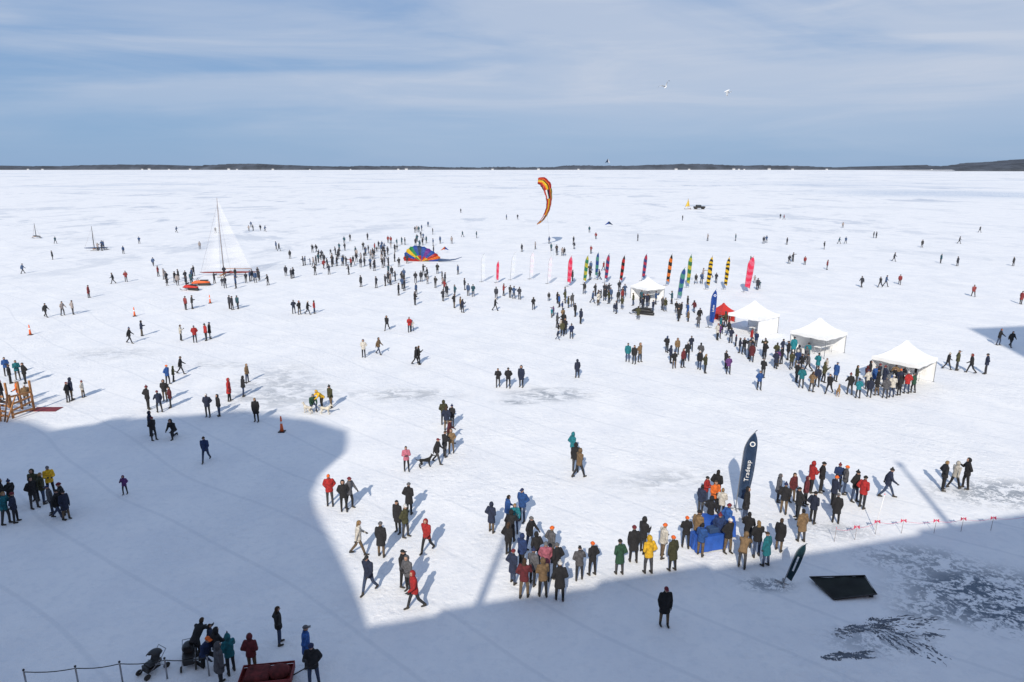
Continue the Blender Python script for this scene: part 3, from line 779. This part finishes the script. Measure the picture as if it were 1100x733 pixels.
# ---------- kites -----------------------------------------------------------------------
def show_kite():
    c = aloft(584, 218, 150)
    e = empty('show_kite', c)
    path = [(-1.3, 4.6, 1.2), (-.3, 4.5, 2.0), (.5, 3.7, 2.5), (.9, 2.5, 2.3), (1.15, 1.2, 1.9), (1.15, -.1, 1.5), (.95, -1.3, 1.25), (.5, -2.4, 1.0), (0, -3.3, .7), (-.7, -4.1, .45), (-1.4, -4.6, .2)]
    cols = [M_red, M_orangen, M_red, M_white, M_black, M_yellow, M_white, M_red, M_orangen, M_black]
    def f_(bm):
        prev = None; n = 10; L = []
        for i in range(len(path)-1):
            for k in range(4):
                t = k/4; a, b = path[i], path[i+1]; L.append((a[0]+(b[0]-a[0])*t, a[1]+(b[1]-a[1])*t, a[2]+(b[2]-a[2])*t, i))
        L.append((*path[-1], 9))
        for i, (x, z, w, ci) in enumerate(L):
            a = L[max(i-1, 0)]; b = L[min(i+1, len(L)-1)]
            d = Vector((b[0]-a[0], 0, b[1]-a[1])).normalized(); nrm = Vector((-d.z, 0, d.x))
            nrm = (nrm+Vector((0, .9*math.sin(i/len(L)*3.5), 0))).normalized()
            puff = 1+.05*math.sin(i*math.pi/2)
            row = []
            for j in range(n+1):
                f = j/n*2-1; row.append(bm.verts.new(Vector((x, 0, z))+nrm*(f*w*.5*puff)+Vector((0, -(1-f*f)*.45, 0))))
            if prev:
                for j in range(n):
                    fc = bm.faces.new((prev[j], prev[j+1], row[j+1], row[j]))
                    fc.material_index = [9, 7, 7, 8, 5, 5, 9, 8, 7, 7][j] if (i//6) % 3 != 2 else [7, 7, 3, 3, 9, 9, 7, 7, 5, 9][j]
            prev = row
        bmesh.ops.solidify(bm, geom=bm.faces[:], thickness=.25)
    part('sail', f_, cols, e)
    an = at(592, 282)-Vector(c); 
    def f_(bm): bm_tube(bm, [(.4, 0, 1), an+Vector((0, 0, 1.2))], .012, 4)
    part('kite_line', f_, [M_rope], e)
    tag(e, "large curved red, orange and black kite in the air", "kite")
show_kite()
def ground_kite():
    e = empty('inflatable_kite', at(453, 281), R(-6))
    mats = [M_red, M_blue, M_yellow, M_green, M_blue, M_navy, M_blue, M_purple, M_blue, M_red, M_orangen, M_blue]
    def f_(bm):
        nu, nv = 48, 8; rows = []
        for i in range(nv+1):
            ph = i/nv*math.pi/2; row = []
            for j in range(nu+1):
                th = j/nu*math.pi
                rr = 1-.05*abs(math.cos(j*math.pi/4))
                x = -math.cos(th)*3.7*math.cos(ph)*rr; z = math.sin(th)*2.8*math.cos(ph)*rr*(1-.3*(-math.cos(th))); y = -math.sin(ph)*.8
                row.append(bm.verts.new((x, y+.6, max(z, 0)+.02)))
            rows.append(row)
        for i in range(nv):
            for j in range(nu):
                f = bm.faces.new((rows[i][j], rows[i][j+1], rows[i+1][j+1], rows[i+1][j])); k = (j//4) % 12
                f.material_index = [0, 0, 3, 2, 9, 0, 8, 9, 10, 2, 0, 3][k] if i > 5 else k
        bmesh.ops.solidify(bm, geom=bm.faces[:], thickness=.08)
    part('canopy', f_, mats, e)
    def f_(bm): bm_tube(bm, [(3.2, 0, .3), (4.2, -.2, .35), (5.3, .1, .3), (6.4, -.1, .5), (7.6, .0, .9)], [.3, .22, .15, .10, .04], 10)
    part('tail', f_, [M_navy], e)
    tag(e, "blue, red and yellow inflatable fan kite on snow", "kite")
ground_kite()
def delta(loc, w, m, m2, label, rz=0):
    e = empty('delta_kite', loc, rz)
    def f_(bm):
        v = [bm.verts.new(q) for q in ((0, 0, w*.3), (-w*.5, .1, -w*.15), (0, .25, -w*.02), (w*.5, .1, -w*.15), (0, -.12, -w*.2))]
        for q, mi in (((0, 1, 2), 0), ((0, 2, 3), 1), ((0, 2, 4), 0)):
            f = bm.faces.new([v[i] for i in q]); f.material_index = mi
        bmesh.ops.solidify(bm, geom=bm.faces[:], thickness=.02)
    part('sail', f_, [m, m2], e, False)
    def f_(bm): bm_tube(bm, [(0, 0, w*.3), (0, .25, -w*.1)], .02, 5)
    part('spar', f_, [M_black], e)
    tag(e, label, "kite")
delta(at(654, 244)+Vector((0, 0, .9)), 2.6, M_blue, M_navy, "small blue delta kite landed on snow")
delta(aloft(653, 174, 230), 3.4, M_navy, M_white, "navy and white delta kite flying", .9)
delta(at(478, 272)+Vector((0, 0, .8)), 1.8, M_orangen, M_blue, "orange and blue delta kite beside crowd", .3)

# ---------- iceboats --------------------------------------------------------------------------
def iceboat(loc, rz, L, mh, sails, hullmat, label, sailm=None):
    e = empty('iceboat', loc, rz); sailm = sailm or M_sail
    def f_(bm):
        X_, Y_ = Vector((0, 1, 0)), Vector((0, 0, 1))
        bm_loft(bm, [((-L*.5, 0, .55), .05, .04), ((-L*.42, 0, .52), .18, .10), ((-L*.1, 0, .5), .3, .15), ((L*.2, 0, .5), .28, .16), ((L*.42, 0, .52), .16, .10), ((L*.5, 0, .55), .06, .05)], 12, X_, Y_)
    part('hull', f_, [hullmat], e)
    def f_(bm):
        bm_box(bm, (-L*.05, 0, .38), (.34, L*.55, .09), bev=.02)
    part('runner_plank', f_, [M_wood], e, False)
    for (x, y) in ((-L*.05, -L*.27), (-L*.05, L*.27), (L*.42, 0)):
        def f_(bm):
            bm_box(bm, (x, y, .12), (1.1, .04, .2), bev=.015); bm_box(bm, (x, y, .28), (.2, .08, .18))
        part('runner', f_, [M_metal], e, False)
    def f_(bm): bm_tube(bm, [(-L*.08, 0, .6), (-L*.08, 0, mh*.5), (-L*.07, 0, mh)], [.08, .07, .04], 8)
    part('mast', f_, [M_rope if sails else M_black], e)
    def stay(bm):
        for q in ((-L*.48, 0, .6), (-L*.05, -L*.27, .45), (-L*.05, L*.27, .45)): bm_tube(bm, [(-L*.075, 0, mh*.92), q], .012, 4)
    part('rigging', stay, [M_rope], e)
    if sails:
        def f_(bm): bm_tube(bm, [(-L*.06, 0, 1.1), (L*.40, .3, 1.0)], .05, 6)
        part('boom', f_, [M_wood], e)
        def sail(a, b, c, nm):
            def g_(bm):
                n = 12; prev = None
                A, B, C = Vector(a), Vector(b), Vector(c)
                for i in range(n+1):
                    t = i/n; p = A.lerp(C, t); q_ = B.lerp(C, t); row = []
                    for j in range(9):
                        f = j/8; v = p.lerp(q_, f); v.y += .55*math.sin(math.pi*f)*(1-t); row.append(bm.verts.new(v))
                    if prev:
                        for j in range(8): bm.faces.new((prev[j], prev[j+1], row[j+1], row[j]))
                    prev = row
            part(nm, g_, [sailm], e)
        sail((-L*.06, 0, 1.2), (L*.39, .3, 1.15), (-L*.06, 0, mh*.97), 'main_sail')
        sail((-L*.45, 0, .9), (-L*.13, 0, 1.2), (-L*.09, 0, mh*.82), 'jib_sail')
    tag(e, label, "iceboat")
iceboat(at(246, 296), R(4), 9.0, 12.3, True, M_dred, "dark red hulled iceboat with tall pale sails raised")
iceboat(at(739, 225), R(50), 5.0, 4.6, True, M_white, "small iceboat with yellow sails far out", M_yellow)
iceboat(at(104, 269), R(15), 4.5, 5.0, False, M_navy, "dark iceboat with bare mast and no sail")
iceboat(at(40, 256), R(-30), 3.2, 3.6, False, M_black, "small black iceboat with bare mast")

# ---------- snowmobile ---------------------------------------------------------------------------
def snowmobile(loc, rz, m, label):
    e = empty('snowmobile', loc, rz); Xa, Ya = Vector((1, 0, 0)), Vector((0, 0, 1))
    def f_(bm): bm_loft(bm, [((0, -1.3, .5), .2, .12), ((0, -.6, .52), .25, .18), ((0, .2, .55), .34, .25), ((0, .8, .5), .36, .25), ((0, 1.25, .38), .2, .1)], 14, Xa, Ya)
    part('body', f_, [m], e)
    def f_(bm): bm_box(bm, (0, -.55, .78), (.34, 1.2, .18), bev=.06)
    part('seat', f_, [M_black], e)
    def f_(bm): bm_box(bm, (0, -.5, .2), (.42, 1.9, .36), bev=.14)
    part('track', f_, [M_black], e)
    for s in (-1, 1):
        def f_(bm):
            bm_tube(bm, [(s*.45, .3, .05), (s*.45, 1.2, .05), (s*.45, 1.5, .2)], .06, 6); bm_tube(bm, [(s*.45, .8, .08), (s*.22, .75, .42)], .03, 6)
        part('ski', f_, [M_metal], e)
    def f_(bm): bm_box(bm, (0, .4, .98), (.5, .03, .35), rot=Matrix.Rotation(R(35), 3, 'X'), bev=.01)
    part('windshield', f_, [M_glass], e)
    def f_(bm): bm_tube(bm, [(-.38, .12, 1.0), (0, .22, .98), (.38, .12, 1.0)], .02, 6); bm_tube(bm, [(0, .22, .98), (0, .3, .7)], .025, 6)
    part('handlebar', f_, [M_black], e)
    tag(e, label, "snowmobile")
snowmobile(at(205, 312), R(70), M_red, "red snowmobile parked beside spectators")
snowmobile(at(216, 307), R(95), M_orange, "orange snowmobile parked near iceboat")
snowmobile(at(690, 338), R(60), M_black, "black snowmobile parked beside tent")

# ---------- pickup far out ---------------------------------------------------------------------------
e = empty('pickup_truck', at(751, 225), R(95))
part('body', lambda bm: (bm_box(bm, (0, 0, .85), (1.9, 4.6, .65), bev=.12), bm_box(bm, (0, .4, 1.45), (1.7, 2.0, .7), bev=.2)), [M_black], e)
part('window', lambda bm: bm_box(bm, (0, .4, 1.5), (1.73, 1.6, .4), bev=.08), [M_glass], e)
for s in (-1, 1):
    for yy in (-1.5, 1.5):
        part('wheel', lambda bm: bm_tube(bm, [(s*.85, yy, .38), (s*1.0, yy, .38)], .38, 16), [M_boot], e, False)
tag(e, "dark pickup truck parked far out on the ice", "truck")

# ---------- cones and posts ------------------------------------------------------------------------------
e = empty('traffic_cone', at(303, 464))
part('cone', lambda bm: bm_loft(bm, [((0, 0, .05), .13, .13), ((0, 0, .45), .085, .085), ((0, 0, 1.05), .05, .05), ((0, 0, 1.1), .03, .03)], 16), [M_orange], e)
part('base', lambda bm: bm_box(bm, (0, 0, .03), (.42, .42, .06), bev=.015), [M_black], e, False)
part('reflective_band', lambda bm: bm_loft(bm, [((0, 0, .6), .079, .079), ((0, 0, .75), .070, .070)], 16), [M_white], e)
tag(e, "tall orange traffic cone standing on snow", "traffic cone", "orange cones on the ice")
for x, y in ((33, 360), (145, 340), (226, 326)): dup(e, at(x, y), random.random())
e = empty('marker_stake', at(940, 574))
part('stake', lambda bm: bm_tube(bm, [(0, 0, 0), (.01, 0, .4), (.02, 0, .72)], [.012, .011, .010], 6), [M_rope], e)
part('tip', lambda bm: bm_ball(bm, (.02, 0, .73), .022, u=8, v=6), [M_pink], e)
tag(e, "thin low stake holding the rope barrier", "stake", "rope barrier stakes")
stk = [(896, 582), (918, 580), (940, 574), (968, 573), (1003, 573), (1032, 571), (1064, 570), (1104, 567)]
for x, y in stk:
    if (x, y) != (940, 574): dup(e, at(x, y))
e = empty('rope_barrier', at(896, 582))
o0 = at(896, 582)
tops = [at(*q)+Vector((.02, 0, .66))-o0 for q in stk]
def f_(bm):
    pts_ = []
    for a, b in zip(tops[:-1], tops[1:]):
        for k in range(6): t = k/6; p = a.lerp(b, t); p.z -= .12*math.sin(math.pi*t); pts_.append(p)
    pts_.append(tops[-1]); bm_tube(bm, pts_, .006, 5)
part('rope', f_, [M_pink], e)
for i, a in enumerate(tops[1:]):
    for sgn in (-1, 1):
        s = .13
        def f_(bm):
            v = [bm.verts.new(a+Vector(q)) for q in ((0, 0, .02), (sgn*s, .02, .10), (sgn*s*1.1, -.02, -.10))]
            bm.faces.new(v); bmesh.ops.solidify(bm, geom=bm.faces[:], thickness=.006)
        part('ribbon', f_, [M_pink], e, False)
tag(e, "thin rope barrier tied with small pink ribbons", "rope barrier")
e = empty('marker_pole', at(939, 570)); part('pole', lambda bm: bm_tube(bm, [(0, 0, 0), (.25, 0, 1.9)], .018, 6), [M_white], e); part('tip', lambda bm: bm_ball(bm, (.25, 0, 1.92), .03, u=8, v=6), [M_pink], e)
tag(e, "thin pale leaning pole stuck in the snow", "pole")

random.seed(21)
e = empty('fence_post', at(30, 742))
part('post', lambda bm: bm_tube(bm, [(0, 0, 0), (0, 0, .8)], [.03, .028], 8), [M_metal], e)
part('cap', lambda bm: bm_ball(bm, (0, 0, .82), .04), [M_black], e)
tag(e, "short metal post carrying a cable", "post", "cable fence posts")
fp = [(30, 742), (85, 738), (132, 733), (180, 729), (225, 726)]
for q in fp[1:]: dup(e, at(*q))
e = empty('cable', at(30, 742)); o0 = at(30, 742)
def f_(bm):
    T_ = [at(*q)+Vector((0, 0, .74))-o0 for q in fp]; pts_ = []
    for a, b in zip(T_[:-1], T_[1:]):
        for k in range(5): t = k/5; p = a.lerp(b, t); p.z -= .07*math.sin(math.pi*t); pts_.append(p)
    pts_.append(T_[-1]); bm_tube(bm, pts_, .016, 6)
part('rope', f_, [M_black], e); tag(e, "dark cable strung between short posts", "cable")

# ---------- strollers -----------------------------------------------------------------------------------
def stroller(loc, rz):
    e = empty('stroller', loc, rz)
    def f_(bm):
        for s in (-.24, .24):
            bm_tube(bm, [(s, .42, .16), (s, -.2, .6), (s, -.5, 1.02)], .016, 6); bm_tube(bm, [(s, -.42, .16), (s, .02, .55)], .016, 6)
        bm_tube(bm, [(-.24, -.5, 1.02), (.24, -.5, 1.02)], .02, 6)
    part('frame', f_, [M_metal], e)
    def f_(bm):
        bm_box(bm, (0, .05, .5), (.42, .4, .1), bev=.03); bm_box(bm, (0, -.18, .72), (.42, .1, .5), rot=Matrix.Rotation(R(20), 3, 'X'), bev=.04); bm_box(bm, (0, .3, .36), (.4, .08, .3), bev=.02)
    part('seat', f_, [M_black], e)
    def f_(bm):
        bm_ball(bm, (0, -.12, .78), (.25, .36, .36), u=16, v=12)
        bmesh.ops.delete(bm, geom=[v for v in bm.verts if v.co.z < .8 or v.co.y > .14], context='VERTS'); bmesh.ops.solidify(bm, geom=bm.faces[:], thickness=.015)
    part('canopy', f_, [M_black], e)
    for s in (-.28, .28):
        for y in (-.42, .42):
            part('wheel', lambda bm: bm_tube(bm, [(s-.025, y, .14), (s+.025, y, .14)], .14, 16), [M_boot], e, False)
    part('basket', lambda bm: bm_box(bm, (0, 0, .27), (.36, .5, .14), bev=.03), [M_dark], e)
    tag(e, "black folding stroller parked on snow", "stroller", "strollers")
    e.scale = (.85, .85, .7)
stroller(at(165, 721), R(150)); stroller(at(204, 713), R(200))

e = empty('wagon', at(288, 736), R(8))
part('bed', lambda bm: (bm_box(bm, (0, 0, .28), (1.7, .9, .06), bev=.01), *[bm_box(bm, (0, s*.44, .36+.12*k), (1.7, .03, .09), bev=.008) for s in (-1, 1) for k in (0, 1)], *[bm_box(bm, (s*.84, 0, .36+.12*k), (.03, .86, .09), bev=.008) for s in (-1, 1) for k in (0, 1)]), [M_dred], e, False)
for sx in (-.6, .6):
    for sy in (-.48, .48): part('wheel', lambda bm: bm_tube(bm, [(sx, sy-.03, .14), (sx, sy+.03, .14)], .14, 16), [M_black], e, False)
part('handle', lambda bm: bm_tube(bm, [(.85, 0, .3), (1.4, 0, .6), (1.5, 0, .62)], .02, 6), [M_black], e)
def f_(bm):
    bm_box(bm, (-.3, 0, .45), (.8, .74, .28), bev=.1); bm_ball(bm, (.4, .05, .46), (.38, .34, .2)); 
part('blanket', f_, [mat('maroon_wool', (.12, .018, .018), .95, .6, 5)], e)
tag(e, "dark red slatted wagon filled with dark blankets", "wagon")

# flat dark panel lying on low frame
e = empty('dark_panel', at(907, 634), R(12)); e.rotation_euler = (R(6), R(-4), R(4))
M_tarp = mat('dark_green_tarp', (.016, .022, .016), .5, .9, 1.6)
def f_(bm):
    v = [(-.8, -.62), (1.0, -.58), (1.12, .5), (-1.12, .74)]
    n = 10; rows = []
    for i in range(n+1):
        r_ = []
        for j in range(n+1):
            a, b = i/n, j/n
            x = (v[0][0]*(1-a)+v[1][0]*a)*(1-b)+(v[3][0]*(1-a)+v[2][0]*a)*b
            y = (v[0][1]*(1-a)+v[1][1]*a)*(1-b)+(v[3][1]*(1-a)+v[2][1]*a)*b
            r_.append(bm.verts.new((x, y, .17+.05*noise.noise(Vector((x*2, y*2, 4))))))
        rows.append(r_)
    for i in range(n):
        for j in range(n): bm.faces.new((rows[i][j], rows[i+1][j], rows[i+1][j+1], rows[i][j+1]))
    bmesh.ops.solidify(bm, geom=bm.faces[:], thickness=.03)
part('sheet', f_, [M_tarp], e)
part('edge_rail', lambda bm: (bm_tube(bm, [(-.8, -.64, .19), (1.0, -.6, .19), (1.14, .5, .19), (-1.12, .76, .19), (-.82, -.64, .19)], .03, 6)), [M_black], e)
for sx, sy in ((-.75, -.5), (.85, -.5), (.95, .4), (-.9, .55)): part('foot', lambda bm: bm_box(bm, (sx, sy, .07), (.12, .12, .16), bev=.01), [M_black], e, False)
tag(e, "flat dark green panel raised on short feet over snow", "panel")

# ---------- wooden stall at the left ------------------------------------------------------------------------
e = empty('wooden_stall', at(6, 443), R(-15))
for x in (-1.7, -.6, .6, 1.7):
    for y in (-.8, .8): part('post', lambda bm: bm_box(bm, (x, y, 1.0+.1*x*y), (.12, .12, 2.0+.2*x*y), bev=.01), [M_wood], e, False)
def f_(bm):
    for k in range(5): bm_box(bm, (random.uniform(-.3, .3), -.88, .2+.36*k), (2.8+random.uniform(-.5, .8), .04, .14), bev=.006, rot=Matrix.Rotation(random.uniform(-.12, .12), 3, 'Y'))
    for k in range(4): bm_box(bm, (1.79, random.uniform(-.1, .1), .25+.42*k), (.04, 1.6, .14), bev=.006, rot=Matrix.Rotation(random.uniform(-.1, .1), 3, 'X'))
part('cross_rails', f_, [M_wood], e, False)
part('counter', lambda bm: bm_box(bm, (0, -.7, 1.1), (3.2, .3, .06), bev=.01), [M_wooddk], e, False)
for k in range(16): part('leaning_pole', lambda bm: bm_tube(bm, [(-1.9+.26*k, -1.4+random.uniform(-.2, .2), 0), (-1.75+.24*k+random.uniform(-.7, .7), -.95, 1.6+.8*random.random())], .05, 6), [random.choice([M_wood, M_wooddk, M_wood])], e)
tag(e, "open raw timber frame stall with leaning poles", "stall")
o = part('red_mat', lambda bm: bm_box(bm, (0, 0, .02), (1.9, .9, .03), bev=.008), [M_dred], None, False, loc=at(50, 440)); tag(o, "flat dark red mat lying on snow", "mat")

# ---------- dogs --------------------------------------------------------------------------------------------
def dogmesh():
    bm = bmesh.new()
    Xv = Vector((1, 0, 0)); Zv = Vector((0, 0, 1))
    bm_loft(bm, [((0, -.34, .47), .06, .06), ((0, -.28, .47), .09, .1), ((0, -.05, .45), .085, .085), ((0, .12, .44), .11, .13), ((0, .26, .47), .1, .13), ((0, .33, .5), .06, .08)], 14, Xv, Zv)
    bm_chain(bm, [(0, .27, .52), (0, .38, .66)], [.08, .06]); bm_ball(bm, (0, .42, .7), (.065, .08, .065)); bm_chain(bm, [(0, .46, .69), (0, .58, .66)], [.042, .028])
    for s in (-1, 1):
        bm_chain(bm, [(s*.045, .38, .75), (s*.06, .37, .82)], [.025, .012])
        bm_chain(bm, [(s*.08, .24, .42), (s*.08, .22, .24), (s*.08, .25, .05), (s*.08, .29, .03)], [.055, .035, .026, .03])
        bm_chain(bm, [(s*.08, -.27, .44), (s*.09, -.2, .28), (s*.085, -.36, .18), (s*.085, -.33, .04), (s*.085, -.28, .03)], [.075, .05, .026, .026, .03])
    bm_chain(bm, [(0, -.34, .5), (0, -.48, .52), (0, -.58, .62)], [.035, .028, .018])
    me = remeshed(bm, 'dog', .018, 2)
    for p in me.polygons: p.use_smooth = True; p.material_index = 0
    return me
D = dogmesh()
fur = mat('dog_fur', (1, 1, 1), .9, .3, 8, objcol=True)
D.materials.clear(); D.materials.append(fur)
for x, y, c, cn, rz in ((457, 502, (.012, .012, .012), 'black', 70), (350, 445, (.6, .55, .45), 'cream', 100), (331, 444, (.55, .5, .42), 'cream', -60), (900, 425, (.3, .18, .08), 'tan', 30)):
    o = obj('dog', D, at(x, y), -R(rz), None, 1.0, c); tag(o, f"{cn} dog standing on snow beside people", "dog", "dogs on the ice")

# ---------- gulls -----------------------------------------------------------------------------------------------
def gull(loc, rz, fl):
    e = empty('gull', loc, rz)
    bm = bmesh.new(); bm_loft(bm, [((0, -.25, 0), .03, .02), ((0, -.15, 0), .06, .05), ((0, .05, 0), .08, .075), ((0, .18, .02), .05, .05), ((0, .26, .03), .04, .04), ((0, .33, .02), .01, .01)], 12, Vector((1, 0, 0)), Vector((0, 0, 1)))
    obj('body', finish(bm, 'body', [M_white]), parent=e)
    for s in (-1, 1):
        def f_(bm):
            r = [(0, .12, -.1, .02), (.3, .16, -.06, .02+fl*.28), (.55, .08, -.08, .02+fl*.38), (.8, -.08, -.16, .02+fl*.3)]
            prev = None
            for x, y1, y0, z in r:
                v = (bm.verts.new((s*x, y1, z)), bm.verts.new((s*x, y0, z)))
                if prev: bm.faces.new((prev[0], prev[1], v[1], v[0]))
                prev = v
            bmesh.ops.solidify(bm, geom=bm.faces[:], thickness=.012)
        part('wing', f_, [M_white], e)
    tag(e, "white gull gliding with wings spread", "gull", "gulls in flight")
    e.rotation_euler = (R(25)*fl, R(-20), rz)
gull(aloft(715, 94, 70), R(-50), 1); gull(aloft(781, 98, 70), R(60), -1)

# ---------- sky, sun, camera -------------------------------------------------------------------------------------
w = bpy.data.worlds.new("World"); scene.world = w; w.use_nodes = True
wn = w.node_tree; N = wn.nodes; Lk = wn.links
bg = N['Background']
sk = N.new('ShaderNodeTexSky'); sk.sky_type = 'NISHITA'; sk.sun_disc = False; sk.sun_elevation = SUN_EL; sk.sun_rotation = math.pi+SUN_AZ
sk.air_density = 1.0; sk.dust_density = .3; sk.ozone_density = 1.5
tc = N.new('ShaderNodeTexCoord')
def wmap(sx, sy, sz, rot=(0, 0, 0)):
    mp = N.new('ShaderNodeMapping'); mp.inputs['Scale'].default_value = (sx, sy, sz); mp.inputs['Rotation'].default_value = rot
    Lk.new(tc.outputs['Generated'], mp.inputs[0]); return mp.outputs[0]
def wnoise(v, d=7, r=.55, ds=.5):
    n = N.new('ShaderNodeTexNoise'); n.inputs['Scale'].default_value = 1; n.inputs['Detail'].default_value = d; n.inputs['Roughness'].default_value = r; n.inputs['Distortion'].default_value = ds
    Lk.new(v, n.inputs['Vector']); return n.outputs['Fac']
sepw = N.new('ShaderNodeSeparateXYZ'); Lk.new(tc.outputs['Generated'], sepw.inputs[0])
def wr(v, a, b, c=0, d=1):
    m = N.new('ShaderNodeMapRange'); m.inputs[1].default_value = a; m.inputs[2].default_value = b; m.inputs[3].default_value = c; m.inputs[4].default_value = d; m.interpolation_type = 'SMOOTHSTEP'
    Lk.new(v, m.inputs[0]); return m.outputs[0]
def wm(op, a, b):
    m = N.new('ShaderNodeMath'); m.operation = op
    for i, q in enumerate((a, b)):
        if isinstance(q, (int, float)): m.inputs[i].default_value = q
        else: Lk.new(q, m.inputs[i])
    return m.outputs[0]
def wmix(f, a, b):
    m = N.new('ShaderNodeMix'); m.data_type = 'RGBA'
    if isinstance(f, float): m.inputs['Factor'].default_value = f
    else: Lk.new(f, m.inputs['Factor'])
    for k, q in (('A', a), ('B', b)):
        if isinstance(q, tuple): m.inputs[k].default_value = (*q, 1)
        else: Lk.new(q, m.inputs[k])
    return m.outputs['Result']
# thin high haze over the clear sky; broad soft cloud veils above the lake
haze = wmix(wr(sepw.outputs['Z'], -.02, .4), (2.3, 3.9, 6.4), (1.8, 3.2, 6.0))
base = wmix(.9, sk.outputs[0], haze)
c1 = wr(wnoise(wmap(1.2, 1.2, 7, (0, R(-7), 0)), 7, .52, .7), .38, .64)
c2 = wr(wnoise(wmap(2.2, 2.2, 19, (0, R(-12), 0)), 9, .6, .9), .42, .70)
c3 = wr(wnoise(wmap(5, 4, 50, (0, R(6), 0)), 8, .62, .8), .48, .75)
cl = wm('ADD', wm('ADD', wm('MULTIPLY', c1, .68), wm('MULTIPLY', c2, .30)), wm('MULTIPLY', c3, .08))
cl = wm('MULTIPLY', cl, wr(sepw.outputs['Z'], .0, .13, .22, 1))
cl = wm('MINIMUM', wm('MULTIPLY', cl, wr(sepw.outputs['X'], -.6, .4, .82, 1.15)), 1.0)
fin = wmix(cl, base, (5.4, 6.1, 7.4))
Lk.new(fin, bg.inputs['Color']); bg.inputs['Strength'].default_value = .1
sd = bpy.data.lights.new('sun', 'SUN'); sd.energy = 4.3; sd.angle = R(.6); sd.color = (1, .92, .79)
so = bpy.data.objects.new('sun', sd); COL.objects.link(so)
Ld = Vector((math.sin(SUN_AZ)*math.cos(SUN_EL), math.cos(SUN_AZ)*math.cos(SUN_EL), -math.sin(SUN_EL)))
so.rotation_euler = Ld.to_track_quat('-Z', 'Y').to_euler(); so.location = (-10, -60, 60)
cd = bpy.data.cameras.new('camera'); cd.sensor_width = 36; cd.lens = 24; cd.clip_start = .1; cd.clip_end = 30000
co = bpy.data.objects.new('camera', cd); COL.objects.link(co); co.location = (0, 0, CAMH); co.rotation_euler = (R(90)-PITCH, 0, 0)
scene.camera = co
scene.view_settings.view_transform = 'Standard'; scene.view_settings.look = 'None'; scene.view_settings.exposure = 0
